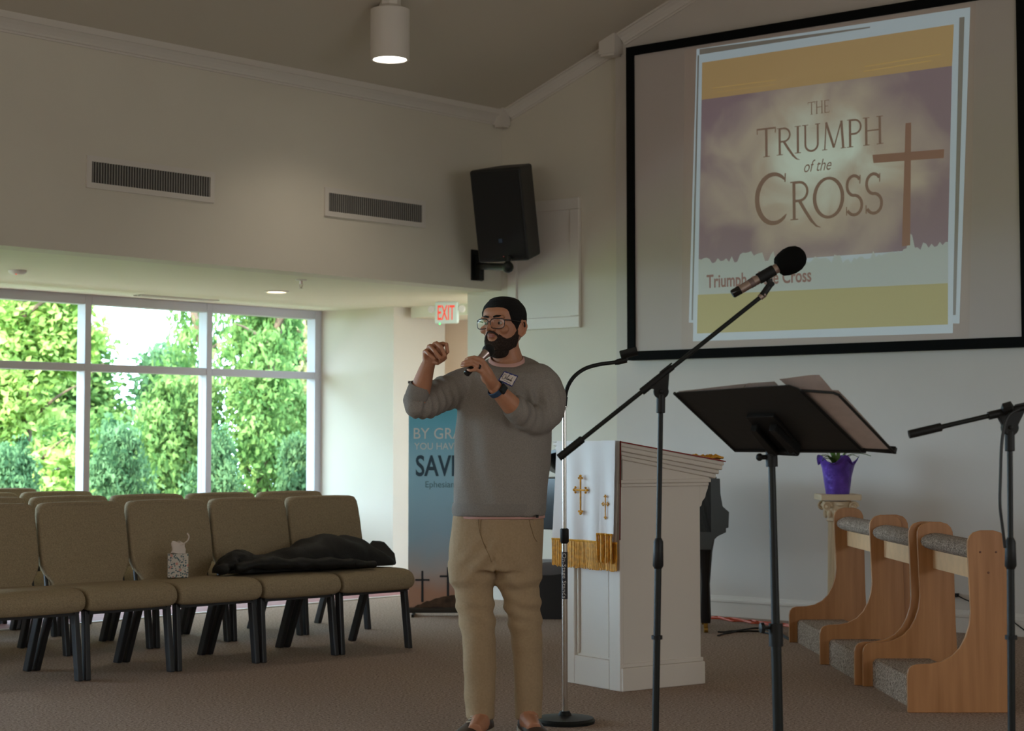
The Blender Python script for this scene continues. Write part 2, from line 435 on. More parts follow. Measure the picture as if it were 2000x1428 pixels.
# recessed can light, smoke detector, sprinkler, slot diffuser under the low ceiling
p = on_z(540, 569, HS)
t = thing('recessed_downlight', 'glowing round recessed downlight in the low ceiling near the window corner', 'ceiling light', p)
MB().lathe([(.075, -.001), (.075, -.010), (.092, -.006), (.096, -.001)], p, 32, caps=False).build('trim_ring', M['white'], t, smooth=True)
MB().lathe([(.001, -.004), (.074, -.004), (.074, -.001), (.001, -.001)], p, 32).build('lens', emis('downlight_lens', (255, 236, 196), 6.0), t)
lamp('downlight_glow', 'SPOT', 9, p - UP * .03, (1, .85, .62), (0, 0, -1), spot_size=2.4, spot_blend=.9, shadow_soft_size=.07)
p = on_z(34, 528, HS)
t = thing('smoke_detector', 'small white smoke detector on the low ceiling at the far left', 'smoke detector', p)
MB().lathe([(.06, -.001), (.06, -.014), (.045, -.026), (.001, -.03)], p, 28, caps=False).build('housing', M['white'], t, smooth=True)
MB().ball(p + V((0.0, -.03, -.024)), .008).build('indicator', emis('red_led', (255, 80, 50), 1.0), t)
p = on_z(588, 546, HS)
t = thing('sprinkler_head', 'small metal fire sprinkler hanging from the low ceiling', 'sprinkler', p)
MB().lathe([(.042, -.001), (.036, -.008), (.012, -.01)], p, 20).build('escutcheon', M['white'], t, smooth=True)
mb = MB(); mb.tube([p - UP * .008, p - UP * .035], .011); 
for sx in (-1, 1): mb.tube(arc(p - UP * .03 + uF * .012 * sx, p - UP * .045 + uF * .022 * sx, p - UP * .062, 5), .003, 6)
mb.lathe([(.016, -.064), (.016, -.062)], p, 12); mb.build('nozzle', M['steel'], t, smooth=True)
p0 = on_z(276, 575, HS); p1 = on_z(448, 584, HS)
dd = uL
ln = (p1 - p0).length
t = thing('slot_diffuser', 'long narrow slot diffuser in the low ceiling above the window', 'air diffuser', p0)
pe = V((-dd.y, dd.x, 0))
mb = MB()
for k in range(3): mb.span(p0 + pe * (.045 * k) - UP * .008, dd * ln, pe * .014, UP * .007)
mb.build('frame', M['white'], t)
MB().span(p0 + pe * .0 - UP * .002, dd * ln, pe * .104, UP * .0015).build('slots', M['dark'], t)

# exit sign
YX = E.y - 0.55
def ex(px, py, dy=0): return at(px, py, YX + dy)
tl, tr, bl = ex(851, 590), ex(895, 588), ex(851, 634)
yaw = math.radians(-14)
exx = V((math.cos(yaw), math.sin(yaw), 0)); exn = V((math.sin(yaw), -math.cos(yaw), 0))
cp_ = (ex(873, 611)); hw = .098; hh = .088
t = thing('exit_sign', 'white emergency exit sign with red letters hanging before the hall', 'exit sign', cp_)
MB().box(cp_, (hw * 2, .05, hh * 2), exx, exn, UP).build('housing', mat('sign_housing', (205, 214, 200), .5, emit=(200, 225, 205), estr=.10), t, bevel=.012, seg=3)
mb = MB(); put_text(mb, 'EXIT', cp_ + exn * .0265 - exx * .072 - UP * .058, exx, UP, width=.144, height=.118, offset=.012)
mb.build('lettering', emis('exit_red', (255, 92, 72), .85, (120, 20, 15)), t)
for sx in (-1, 1):
    q = cp_ + exx * (hw + .03) * sx + UP * .03 - exn * .01
    mb = MB(); mb.lathe([(.012, -.03), (.028, 0), (.03, .03), (.026, .034)], q - exn * .0 , 18, ax=exn); mb.box(q - exx * .018 * sx - exn * .01, (.04, .03, .025), exx, exn, UP)
    mb.build('lamp_head', M['white'], t, smooth=True)
mb = MB(); mb.span(cp_ + UP * hh - exx * .07 - exn * .03, exx * .14, exn * .06, UP * (HS - cp_.z - hh)); mb.build('canopy', M['white'], t)
MB().ball(cp_ - exx * .055 - UP * (hh + .004) + exn * .02, .007, 8, 6).build('indicator', emis('green_led', (60, 255, 120), 2.0), t)
lamp('hall_lamp', 'POINT', 3.5, E + uL * .42 + uF * 1.5 + UP * 1.75, (1, .66, .40), shadow_soft_size=.12)

# cylinder ceiling light
r = ray(762, 4)
nc = (UP - uF * PITCH); nc = (uL.cross(sl)).normalized()
pc = on_plane(762, 2, C0 + UP * ZC, nc)
lw = 37.5 / F * (pc - O).length; zbot = at(762, 117, pc.y).z
t = thing('cylinder_ceiling_light', 'white cylinder ceiling light glowing at its lower end', 'ceiling light', pc)
hgt = pc.z - zbot
MB().lathe([(lw * .55, .06), (lw * .55, -.03), (lw * .8, -.05)], pc, 8, caps=False).build('mount', M['white'], t)
MB().lathe([(lw * .8, -.05), (lw, -.06), (lw, -hgt), (lw * .87, -hgt), (lw * .86, -hgt + .05), (.005, -hgt + .07)], pc, 40, caps=False).build('housing', M['white'], t, smooth=True)
MB().lathe([(.002, -hgt + .012), (lw * .855, -hgt + .012), (lw * .855, -hgt + .02), (.002, -hgt + .02)], pc, 40).build('lens', emis('cylinder_lens', (255, 250, 236), 7.0), t)
lamp('cylinder_glow', 'SPOT', 30, V((pc.x, pc.y, zbot - .02)), (1, .9, .75), (0, 0, -1), spot_size=2.3, spot_blend=.8, shadow_soft_size=.1)

# wall loudspeaker on its bracket
yw, pt = math.radians(-27), math.radians(13)
fw = V((math.sin(yw) * math.cos(pt), -math.cos(yw) * math.cos(pt), -math.sin(pt)))    # where it points: near and left, tilted down
rt = V((math.cos(yw), math.sin(yw), 0)); upv = rt.cross(fw) * -1
upv = upv if upv.z > 0 else -upv
sc_ = at(974, 421, 12.85); SW, SH, SD = .413, .676, .37
t = thing('wall_speaker', 'black loudspeaker tilted down in the corner above the man', 'loudspeaker', sc_)
def trap(w0, w1, y0, y1, h): return [sc_ + rt * a + fw * b - upv * h / 2 for a, b in ((-w0 / 2, y0), (w0 / 2, y0), (w1 / 2, y1), (-w1 / 2, y1))]
MB().prism(trap(SW, SW * .62, 0, -SD, SH), upv * SH).build('cabinet', mat('speaker_shell', (26, 27, 25), .55, bump=.1, bscale=120), t, bevel=.02, seg=3)
MB().prism(trap(SW * .93, SW * .93, .012, -.01, SH * .95), upv * SH * .95).build('grille', mat('speaker_grille', (18, 19, 18), .7, bump=.5, bscale=500), t, bevel=.012)
# move the grille to be centred
mb = MB(); bc = sc_ + fw * .0135 - upv * SH * .27 - rt * .0
mb.box(bc, (.03, .003, .03), rt, fw, upv); mb.build('badge', mat('badge_blue', (40, 58, 82), .4), t)
MB().ball(bc - upv * .115 + rt * .012, .004, 8, 6).build('indicator', emis('led_red', (200, 50, 40), .3), t)
wpl = on_plane(930, 520, C0, nL)
mb = MB(); zt = on_plane(925, 488, C0, nL).z; zb_ = on_plane(925, 548, C0, nL).z
mb.span(wpl - uL * .06 + UP * (zb_ - wpl.z), uL * .12, nL * .012, UP * (zt - zb_)); mb.span(wpl - uL * .025 + UP * (zb_ - wpl.z) + nL * .01, uL * .05, nL * .05, UP * (zt - zb_) * .85)
mb.build('wall_plate', M['blackmetal'], t, bevel=.003)
be = at(992, 522, 12.72)
mb = MB(); mb.tube([wpl + nL * .02 + UP * .0, be], .027, 14); mb.ball(be, .042); mb.tube([be, be + UP * .06 , sc_ - upv * SH * .5 - fw * .15 + upv * .02], .02, 12)
mb.build('bracket_arm', M['blackmetal'], t, smooth=True)
# ================================================================== the projection screen
PS = PB + nF * 0.075
def sp(px, py, off=0.0): return on_plane(px, py, PS, nF) + nF * off
zt = sp(1223, 94).z; zb2 = sp(1231, 704).z
x0 = s_on(PS, uF, nF, 1226, 400); x1 = s_on(PS, uF, nF, 2012, 400)
t = thing('projection_screen', 'black-framed projection screen showing a title slide', 'projection screen', PS + uF * x0 + UP * zb2)
p = PS + uF * x0 + UP * zb2; SWd = x1 - x0; SHt = zt - zb2; fb = .063
mb = MB()
mb.span(p - nF * .06, uF * SWd, nF * .075, UP * fb); mb.span(p - nF * .06 + UP * (SHt - fb), uF * SWd, nF * .075, UP * fb)
mb.span(p - nF * .06 + UP * fb, uF * fb, nF * .075, UP * (SHt - 2 * fb)); mb.span(p - nF * .06 + UP * fb + uF * (SWd - fb), uF * fb, nF * .075, UP * (SHt - 2 * fb))
mb.build('frame', mat('black_velvet', (17, 18, 18), .9, spec=.08), t)
fab = MB().span(p + uF * (fb - .005) + UP * (fb - .005) - nF * .012, uF * (SWd - 2 * fb + .01), nF * .01, UP * (SHt - 2 * fb + .01)).build('fabric', mat('screen_fabric', (192, 182, 176), .9), t)
BK = (150, 140, 136)
K = 1.0
sl_wash = emis('slide_wash', (62, 52, 44), .35 * K, (186, 174, 166))  # projector light on the fabric is put into the slide materials as emission
sl_white = emis('slide_white', (112, 132, 140), .75 * K, (176, 170, 166))
sl_grey = emis('slide_grey', (60, 70, 66), .3 * K, (168, 162, 156))
sl_band = emis('slide_gold', (132, 110, 72), .5 * K, (176, 156, 120))
sl_line = emis('slide_line', (150, 126, 70), .55 * K, (176, 152, 112))
sl_torn = emis('slide_torn', (108, 124, 120), .6 * K, (176, 172, 166))
def band_mat():
    m = emis('slide_band', (130, 112, 72), .5, (176, 160, 126))
    n = m.node_tree.nodes; l = m.node_tree.links; b = n['Principled BSDF']
    tc = n.new('ShaderNodeTexCoord'); tx = n.new('ShaderNodeTexNoise'); tx.inputs['Scale'].default_value = .9; tx.inputs['Detail'].default_value = 1
    rp = n.new('ShaderNodeValToRGB'); e = rp.color_ramp.elements; e[0].position, e[1].position = .42, .58
    e[0].color = (*lin((132, 108, 70)), 1); e[1].color = (*lin((116, 122, 82)), 1)
    l.new(tc.outputs['Object'], tx.inputs['Vector']); l.new(tx.outputs['Fac'], rp.inputs['Fac']); l.new(rp.outputs['Color'], b.inputs['Emission Color'])
    return m
def cloud_mat(center, ex_, R):
    m = emis('slide_clouds', (100, 100, 90), .78, (140, 134, 134))
    n = m.node_tree.nodes; l = m.node_tree.links; b = n['Principled BSDF']
    tc = n.new('ShaderNodeTexCoord')
    tx = n.new('ShaderNodeTexNoise'); tx.inputs['Scale'].default_value = 2.6; tx.inputs['Detail'].default_value = 5; tx.inputs['Distortion'].default_value = .6
    l.new(tc.outputs['Object'], tx.inputs['Vector'])
    dist = n.new('ShaderNodeVectorMath'); dist.operation = 'DISTANCE'; dist.inputs[1].default_value = tuple(center)
    sc3 = n.new('ShaderNodeVectorMath'); sc3.operation = 'MULTIPLY'; sc3.inputs[1].default_value = (1.0, 1.0, 1.35)
    l.new(tc.outputs['Object'], sc3.inputs[0]); l.new(sc3.outputs[0], dist.inputs[0]); dist.inputs[1].default_value = (center.x, center.y, center.z * 1.35)
    dv = n.new('ShaderNodeMath'); dv.operation = 'DIVIDE'; dv.inputs[1].default_value = R; l.new(dist.outputs['Value'], dv.inputs[0])
    ad = n.new('ShaderNodeMath'); ad.operation = 'MULTIPLY_ADD'; ad.inputs[1].default_value = 1.1; ad.inputs[2].default_value = -.55
    l.new(tx.outputs['Fac'], ad.inputs[0])
    sm = n.new('ShaderNodeMath'); sm.operation = 'ADD'; l.new(dv.outputs[0], sm.inputs[0]); l.new(ad.outputs[0], sm.inputs[1])
    rp = n.new('ShaderNodeValToRGB'); e = rp.color_ramp.elements
    e[0].position = .15; e[0].color = (*lin((152, 168, 152)), 1)
    e[1].position = 1.0; e[1].color = (*lin((78, 62, 70)), 1)
    k = e.new(.55); k.color = (*lin((124, 116, 98)), 1)
    l.new(sm.outputs[0], rp.inputs['Fac']); l.new(rp.outputs['Color'], b.inputs['Emission Color'])
    return m
def quad(name, pts, m, off, par): return MB().poly([sp(x, y, off) for x, y in pts]).build(name, m, par)
e0 = -.0015
def zq(x, y): return (1200 + x / 1.983, y / 1.983)
quad('slide_wash', [(1337, 97), (1905, 3), (1893, 662), (1330, 681)], sl_wash, e0, fab)
quad('slide_page', [zq(318, 190), zq(1378, 28), zq(1336, 1253), zq(288, 1250)], sl_white, e0 + .0006, fab)
mb = MB()
for q in ([zq(330, 190), zq(990, 103), zq(990, 108), zq(330, 212)], [zq(1336, 68), zq(1356, 65), zq(1322, 1220), zq(1310, 1221)], [zq(322, 215), zq(329, 214), zq(304, 1240), zq(298, 1240)]):
    mb.poly([sp(x, y, e0 + .0012) for x, y in q])
mb.build('slide_gap_line', sl_grey, fab)  # grey gaps between the two slide pages
quad('slide_page', [zq(328, 215), zq(1318, 66), zq(1311, 1290), zq(304, 1322)], sl_white, e0 + .0018, fab)
quad('slide_band', [zq(340, 243), zq(1315, 94), zq(1308, 255), zq(338, 387)], sl_band, e0 + .0024, fab)
mb = MB()
for q in ([(382, 340), (628, 308), (628, 311), (382, 343)], [(398, 356), (628, 325), (628, 327), (398, 358)], [(970, 256), (1265, 208), (1265, 212), (970, 260)], [(965, 275), (1228, 233), (1228, 237), (965, 279)]):
    MB().poly([sp(*zq(x, y), e0 + .003) for x, y in q]).build('slide_stripe', sl_line, fab)
cen = sp(1600, 330) - ABS[fab]
quad('slide_picture', [zq(338, 387), zq(1308, 255), zq(1292, 960), zq(326, 1030)], cloud_mat(cen, uF, .95), e0 + .0024, fab)
rnd = random.Random(3)
top = []
N = 90
for i in range(N + 1):
    u = i / N; x = 326 + (1293 - 326) * u
    y = 1008 - 70 * max(0, (u - .62) / .38) + rnd.uniform(-10, 12) - (28 if .16 < u < .26 or .28 < u < .31 else 0) - (12 if rnd.random() < .2 else 0)
    if abs(u - .85) < .012: y -= 62
    if abs(u - .555) < .012: y -= 22
    top.append((x, y))
mb = MB(); n_ = len(top)
for i in range(N):
    a, b = top[i], top[i + 1]
    f0 = 1142 + (1097 - 1142) * i / N; f1 = 1142 + (1097 - 1142) * (i + 1) / N
    mb.poly([sp(*zq(a[0], f0), e0 + .003), sp(*zq(b[0], f1), e0 + .003), sp(*zq(*b), e0 + .003), sp(*zq(*a), e0 + .003)])
mb.build('slide_torn_paper', sl_torn, fab)
quad('slide_band', [zq(323, 1142), zq(1292, 1097), zq(1292, 1257), zq(320, 1292)], band_mat(), e0 + .0024, fab)
# cross in the picture
mb = MB()
mb.poly([sp(*zq(x, y), e0 + .0034) for x, y in ((1128, 478), (1150, 474), (1146, 950), (1114, 955))])
mb.poly([sp(*zq(x, y), e0 + .0037) for x, y in ((1000, 600), (1278, 578), (1276, 612), (1004, 632))])
mb.build('slide_cross', emis('slide_cross_wood', (96, 70, 58), .45, (152, 126, 112)), fab)
# serif title lettering built stroke by stroke
LT = emis('slide_title', (96, 80, 68), .45, (138, 116, 104))
def el(cx, cy, rx, ry, a0, a1, n=14): return [(cx + rx * math.cos(math.radians(a0 + (a1 - a0) * i / n)), cy + ry * math.sin(math.radians(a0 + (a1 - a0) * i / n))) for i in range(n + 1)]
GL = {
 'T': (.72, [([(.02, .97), (.70, .97)], .06), ([(.36, 0), (.36, .97)], .09), ([(.24, .015), (.48, .015)], .03), ([(.03, .80), (.02, 1.0)], .035), ([(.69, .80), (.70, 1.0)], .035)]),
 'H': (.78, [([(.14, 0), (.14, 1)], .09), ([(.64, 0), (.64, 1)], .09), ([(.14, .52), (.64, .52)], .05)] + [([(x - .12, y), (x + .12, y)], .03) for x in (.14, .64) for y in (.015, .985)]),
 'E': (.58, [([(.14, 0), (.14, 1)], .09), ([(.10, .97), (.52, .97)], .05), ([(.14, .52), (.44, .52)], .05), ([(.10, .03), (.55, .03)], .05), ([(.52, .85), (.53, 1)], .03), ([(.55, 0), (.57, .16)], .03)]),
 'R': (.70, [([(.14, 0), (.14, 1)], .09), ([(.03, .985), (.16, .985)], .03), ([(.02, .015), (.26, .015)], .03), ([(.14, .97)] + el(.30, .73, .24, .24, 90, -90) + [(.14, .49)], .07), ([(.30, .49), (.48, .20), (.66, -.06), (.80, -.20), (.92, -.24)], [.09, .09, .08, .05, .015])]),
 'I': (.30, [([(.15, 0), (.15, 1)], .09), ([(.03, .015), (.27, .015)], .03), ([(.03, .985), (.27, .985)], .03)]),
 'U': (.76, [([(.14, 1), (.14, .30)] + el(.38, .28, .24, .25, 180, 360) + [(.62, 1)], .075), ([(.02, .985), (.26, .985)], .03), ([(.52, .985), (.72, .985)], .03)]),
 'M': (.94, [([(.12, 0), (.18, 1)], .05), ([(.18, 1), (.47, .06)], .09), ([(.47, .06), (.76, 1)], .05), ([(.76, 1), (.82, 0)], .09), ([(.02, .015), (.22, .015)], .03), ([(.72, .015), (.92, .015)], .03)]),
 'P': (.60, [([(.14, 0), (.14, 1)], .09), ([(.03, .985), (.16, .985)], .03), ([(.02, .015), (.26, .015)], .03), ([(.14, .97)] + el(.30, .72, .24, .25, 90, -90) + [(.18, .47)], .07)]),
 'C': (.82, [(el(.45, .5, .40, .50, 48, 318, 24), [.04] + [.06 + .05 * math.sin(math.pi * i / 24) for i in range(1, 24)] + [.02]), ([(.72, .82), (.73, 1.0)], .03)]),
 'O': (.92, [(el(.46, .5, .41, .50, 0, 360, 30), [.07 + .035 * abs(math.cos(2 * math.pi * i / 30)) for i in range(31)])]),
 'S': (.56, [(el(.28, .745, .20, .25, 35, 262, 12) + el(.28, .25, .22, .25, 80, -150, 12), .08), ([(.45, .78), (.46, 1)], .03), ([(.06, 0), (.06, .22)], .03)]),
 ' ': (.3, []),
}
def strip(mb, pts, w, fn):
    n = len(pts); w = w if isinstance(w, list) else [w] * n
    L_, R_ = [], []
    for i, (x, y) in enumerate(pts):
        ax, ay = pts[max(0, i - 1)]; bx, by = pts[min(n - 1, i + 1)]
        dx, dy = bx - ax, by - ay; q = math.hypot(dx, dy) or 1
        L_.append((x - dy / q * w[i] / 2, y + dx / q * w[i] / 2)); R_.append((x + dy / q * w[i] / 2, y - dx / q * w[i] / 2))
    for i in range(n - 1): mb.poly([fn(*L_[i]), fn(*R_[i]), fn(*R_[i + 1]), fn(*L_[i + 1])])
def serif(mb, s, o, ex_, width, height, off, first=1.0):
    tot = sum(GL[c][0] * (first if i == 0 else 1) for i, c in enumerate(s)); k = width / tot; x = 0
    for i, c in enumerate(s):
        fs = first if i == 0 else 1.0
        for j, (pts, w_) in enumerate(GL[c][1]):
            strip(mb, pts, w_, lambda a, b: o + ex_ * (x + a * k * fs) + UP * (b * height * fs - (fs - 1) * height * .12) + nF * (off + .00004 * j))
        x += GL[c][0] * k * fs
mb = MB()
def wtxt(pxa, pxb, py): a = sp(pxa, py); return a, s_on(PS, uF, nF, pxb, py) - s_on(PS, uF, nF, pxa, py)
a, wd = wtxt(*[zq(v, 0)[0] for v in (750, 834)], zq(0, 446)[1]); serif(mb, 'THE', a, uF, wd, (sp(1598, 198) - sp(1598, 223)).z, e0 + .004); mb.build('title_lettering', LT, fab); mb = MB()
a, wd = wtxt(*[zq(v, 0)[0] for v in (552, 1045)], zq(0, 612)[1]); serif(mb, 'TRIUMPH', a, uF, wd, (sp(1600, 242) - sp(1600, 296)).z, e0 + .004, 1.08); mb.build('title_lettering', LT, fab); mb = MB()
a, wd = wtxt(*[zq(v, 0)[0] for v in (546, 1045)], zq(0, 866)[1]); serif(mb, 'CROSS', a, uF, wd, (sp(1600, 352) - sp(1600, 428)).z, e0 + .004, 1.28)
mb.build('title_lettering', LT, fab)
mb = MB()
a, wd = wtxt(*[zq(v, 0)[0] for v in (735, 842)], zq(0, 668)[1]); put_text(mb, 'of the', a, uF, UP, width=wd, height=(sp(1600, 312) - sp(1600, 335)).z, n=nF, off=e0 + .004, shear=.35); mb.build('title_lettering', LT, fab); mb = MB()
a, wd = wtxt(*[zq(v, 0)[0] for v in (358, 764)], zq(0, 1115)[1]); put_text(mb, 'Triumph of the Cross', a, uF, UP, width=wd, height=(sp(1480, 534) - sp(1480, 560)).z, n=nF, off=e0 + .0042, offset=.02)
mb.build('caption_lettering', emis('slide_caption', (96, 72, 66), .4, (150, 120, 112)), fab)

# ================================================================== kneeling rail
SCREW = mat('screw_plug', (116, 74, 48), .5)
def kneeler(y0, y1, label, xo=0.0, right=True):
    # axis runs along world Y, foot points to -X; y0 far end, y1 near end (y1 < y0)
    ax = V((0.03, -1, 0)).normalized()
    p0 = V((1.975 + xo, y0, 0)); Lg = (y0 - y1)
    t = thing('kneeler', label, 'altar kneeler', p0, group='kneelers of the altar rail')
    def prof(x, z): return V((x, 0, z))
    out = []
    H = .795
    out += [(-.272, 0)]
    out += [(-.272, .165)] + [(-.272 + .045 * (1 - math.cos(a)), .165 + .045 * math.sin(a)) for a in (.5, 1.0, math.pi / 2)]
    out += [(-.17, .212), (-.12, .222), (-.075, .245), (-.04, .28), (-.015, .325), (.003, .38), (.010, .44), (.006, .55), (.0, H - .07)]
    out += [(.0 + .06 * (1 - math.cos(a)), H - .06 + .06 * math.sin(a)) for a in (.2, .6, 1.0, math.pi / 2)]
    out += [(.175 - .06 * (1 - math.cos(a)), H - .06 + .06 * math.sin(a)) for a in (math.pi / 2, 1.0, .6, .2)]
    out += [(.176, H - .1), (.182, .3), (.195, 0)]
    out += [(-.225, 0)][0:0]
    th = .02
    for q in (p0, p0 + ax * (Lg - th)):
        MB().prism([q + prof(x, z) for x, z in out], ax * th).build('end_panel', M['wood'], t, bevel=.003)
    a = p0 + ax * th; b = ax * (Lg - 2 * th)
    kp = [(-.225, .0), (-.225, .115), (-.215, .13), (-.2, .135), (.05, .135), (.05, 0)]
    MB().prism([a + prof(x, z) for x, z in kp], b).build('kneeling_pad', M['kneelcarpet'], t, smooth=True)
    rl = [(.09 + .075 * math.cos(k * math.pi / 8), .70 + .042 * math.sin(k * math.pi / 8)) for k in range(16)]
    MB().prism([a + prof(x, z) for x, z in rl], b).build('arm_cushion', M['kneelcarpet'], t, smooth=True)
    MB().prism([a + prof(x, z) for x, z in ((.075, .57), (.105, .57), (.105, .665), (.075, .665))], b).build('cross_board', M['ply'], t)
    for x, z in ((.055, .70), (.125, .70), (.09, .61)):
        q = p0 + ax * (Lg - .0005) + prof(x, z); MB().lathe([(.0055, 0), (.0045, .0025), (.001, .003)], q, 10, ax=ax).build('screw_cap', SCREW, t)
kneeler(10.72, 9.66, 'maple altar kneeler farthest back, in front of the plaster pedestal', -0.006)
kneeler(9.655, 8.82, 'maple altar kneeler in the middle of the three', -0.012)
kneeler(8.80, 7.93, 'nearest maple altar kneeler, with screw plugs on its near end panel', .045)

# ------------------------------------------------------------------ pedestal with plant
pb = at(1638, 1150, 11.2); pb.z = 0
zp = at(1638, 965, 11.2).z
t = thing('column_pedestal', 'cream plaster column pedestal with scrolled capital by the front wall', 'pedestal', pb)
cr = mat('plaster_cream', (216, 196, 164), .6)
mb = MB(); k = .118
mb.box(pb + UP * .025, (2 * k, 2 * k, .05)); mb.lathe([(.1, .05), (.105, .07), (.08, .09), (.075, .11)], pb, 24); mb.build('base', cr, t, bevel=.003)
rg = []
for z, r in ((.10, .072), (zp - .16, .06)):
    rg.append([pb + UP * z + V((math.cos(a), math.sin(a), 0)) * (r if i % 2 else r * .88) for i, a in enumerate([2 * math.pi * j / 40 for j in range(40)])])
MB().rings(rg).build('fluted_shaft', cr, t)
mb = MB(); mb.lathe([(.062, zp - .17), (.072, zp - .165), (.064, zp - .15), (.066, zp - .13), (.088, zp - .07), (.095, zp - .045)], pb, 28)
for sx in (-1, 1):
    for sy in (-1, 1):
        c = pb + V((.082 * sx, .082 * sy, zp - .075))
        nn = V((0, 1, 0))
        sp_ = [c + V((math.cos(a * sx) * rr * sx * sx, 0, math.sin(a) * rr)) for a, rr in [(i * .55, .030 * (1 - i / 22)) for i in range(18)]]
        mb.tube(sp_, .008, 8); mb.ball(c, .014)
for j in range(10):
    a = 2 * math.pi * j / 10; c = pb + V((math.cos(a) * .078, math.sin(a) * .078, zp - .12)); mb.ball(c, (.014, .014, .03), 8, 6)
for s in (-1, 1):
    mb.ball(pb + V((0, .085 * s, zp - .062)), (.026, .014, .014), 10, 6); mb.ball(pb + V((.085 * s, 0, zp - .062)), (.014, .026, .014), 10, 6)
mb.build('capital', cr, t, smooth=True)
MB().box(pb + UP * (zp - .018), (.25, .25, .036)).build('abacus', cr, t, bevel=.005)
pt_ = pb + UP * zp
t = thing('potted_plant', 'spiky green plant in a purple foil-wrapped pot on the pedestal', 'potted plant', pt_)
foil = mat('purple_foil', (98, 66, 168), .35, .3, var=.25, scale=18, bump=.4, bscale=40)
rg = []
for i, (z, r) in enumerate(((0, .072), (.05, .08), (.11, .088), (.16, .098), (.205, .112), (.245, .13))):
    ring = []
    for j in range(40):
        a = 2 * math.pi * j / 40; wv = math.cos(a * 5 + .6)
        rr = r + .010 * max(0, i - 2) * .3 * wv
        ring.append(pt_ + V((math.cos(a) * rr, math.sin(a) * rr, z + (.03 * wv if i == 5 else .010 * wv if i == 4 else 0) - (.03 if i == 5 else 0))))
    rg.append(ring)
inn = [[pt_ + (q - pt_) * .96 for q in r] for r in rg[::-1]]
MB().rings(rg + inn[:5]).build('foil_wrap', foil, t, smooth=True)
MB().lathe([(.001, .15), (.08, .15), (.08, .158), (.001, .16)], pt_, 20).build('soil', mat('soil', (52, 40, 30), 1), t)
mb = MB(); rr = random.Random(5)
for j in range(17):
    a = rr.uniform(0, 6.28); ln_ = rr.uniform(.15, .215); lift = rr.uniform(.10, .30); d = V((math.cos(a), math.sin(a), 0)); s_ = V((-d.y, d.x, 0))
    P_ = arc(pt_ + UP * .15 + d * .012, pt_ + UP * (.2 + lift * .6) + d * ln_ * .35, pt_ + UP * (.15 + lift * .55) + d * ln_, 8)
    for i in range(8):
        w0 = .013 * (1 - (i / 8) ** 2); w1 = .013 * (1 - ((i + 1) / 8) ** 2)
        mb.add([P_[i] - s_ * w0, P_[i] + UP * -.003, P_[i] + s_ * w0, P_[i + 1] - s_ * w1, P_[i + 1] + UP * -.003, P_[i + 1] + s_ * w1], [(0, 1, 4, 3), (1, 2, 5, 4)])
mb.build('leaves', mat('plant_leaf', (84, 116, 52), .5, var=.25, scale=14), t, smooth=True)

# ================================================================== lectern
K0 = at(1217, 1250, 8.6); K0.z = 0
la = V((-.574, .819, 0)); lb = V((.819, .574, 0)); nla = -lb; nlb = -la       # face with the drape looks to -lb; side face looks to -la
LW, LD = .445, .495
t = thing('lectern', 'white panelled wooden lectern with slanted top in front of the piano', 'lectern', K0)
zlo = 1.02
MB().span(K0 + la * .004 + lb * .004, la * (LW - .008), lb * (LD - .008), UP * 1.0).build('body', M['white'], t)
# raised stiles and rails on the draped face
mb = MB()
def fbar(u0, u1, z0, z1, d=.018): mb.span(K0 + la * u0 + UP * z0 - lb * d, la * (u1 - u0), lb * (d + .006), UP * (z1 - z0))
fbar(0, .085, 0, 1.0); fbar(LW - .085, LW, 0, 1.0); fbar(.085, LW - .085, .0, .14); fbar(.085, LW - .085, .86, 1.0)
mb.span(K0 + la * .097 + UP * .15 - lb * .010, la * .010, lb * .012, UP * .70); mb.span(K0 + la * (LW - .107) + UP * .15 - lb * .010, la * .010, lb * .012, UP * .70)
mb.build('panel_frame', M['white'], t, bevel=.004)
mb = MB(); mb.span(K0 - la * .012 - lb * .012, la * (LW + .024), lb * (LD + .024), UP * .11); mb.span(K0 - la * .006 - lb * .006 + UP * .11, la * (LW + .012), lb * (LD + .012), UP * .02)
mb.build('plinth', M['white'], t, bevel=.004)
# string moulding under the slanted desk
mb = MB(); mb.span(K0 - la * .016 - lb * .02 + UP * .985, la * (LW + .032), lb * (LD + .075), UP * .018); mb.span(K0 - la * .008 - lb * .012 + UP * .968, la * (LW + .016), lb * (LD + .06), UP * .017)
mb.build('moulding', M['white'], t, bevel=.004)
# slanted head: side profile across lb
zh, zl = 1.185, 1.088
def head(o0, o1, e0_, dz0, dz1):
    return [K0 - la * o0 + lb * b + UP * z for b, z in ((-e0_, zh - dz1), (LD + .085 + e0_ * .6, zl - dz1), (LD + .085 + e0_ * .6, zl - dz0), (-e0_, zh - dz0))], la * (LW + 2 * o0)
mb = MB()
q, vv = head(.0, 0, .0, .05, .10); q[0].z = q[0].z; mb.prism([K0 + UP * 1.0, K0 + lb * (LD + .055) + UP * 1.0, K0 + lb * (LD + .055) + UP * (zl - .06), K0 + UP * (zh - .05)], la * LW)
mb.build('desk_box', M['white'], t)
mb = MB()
for o_, e_, d0, d1 in ((.012, .012, .062, .085), (.026, .026, .042, .064), (.042, .04, .02, .044)):
    q, vv = head(o_, 0, e_, d0, d1); mb.prism(q, vv)
mb.build('cornice', M['white'], t, bevel=.006)
q, vv = head(.05, 0, .048, 0, .022); MB().prism(q, vv).build('desk_top', M['white'], t, bevel=.008, seg=3)
# scrolled bracket at the low end
br = [(LD, .985), (LD + .06, .985), (LD + .058, .955), (LD + .045, .93), (LD + .04, .91), (LD + .02, .89), (LD + .015, .87), (LD, .86)]
for u in (.01, LW - .05): MB().prism([K0 + la * u + lb * b + UP * z for b, z in br], la * .04).build('bracket', M['white'], t, bevel=.004)

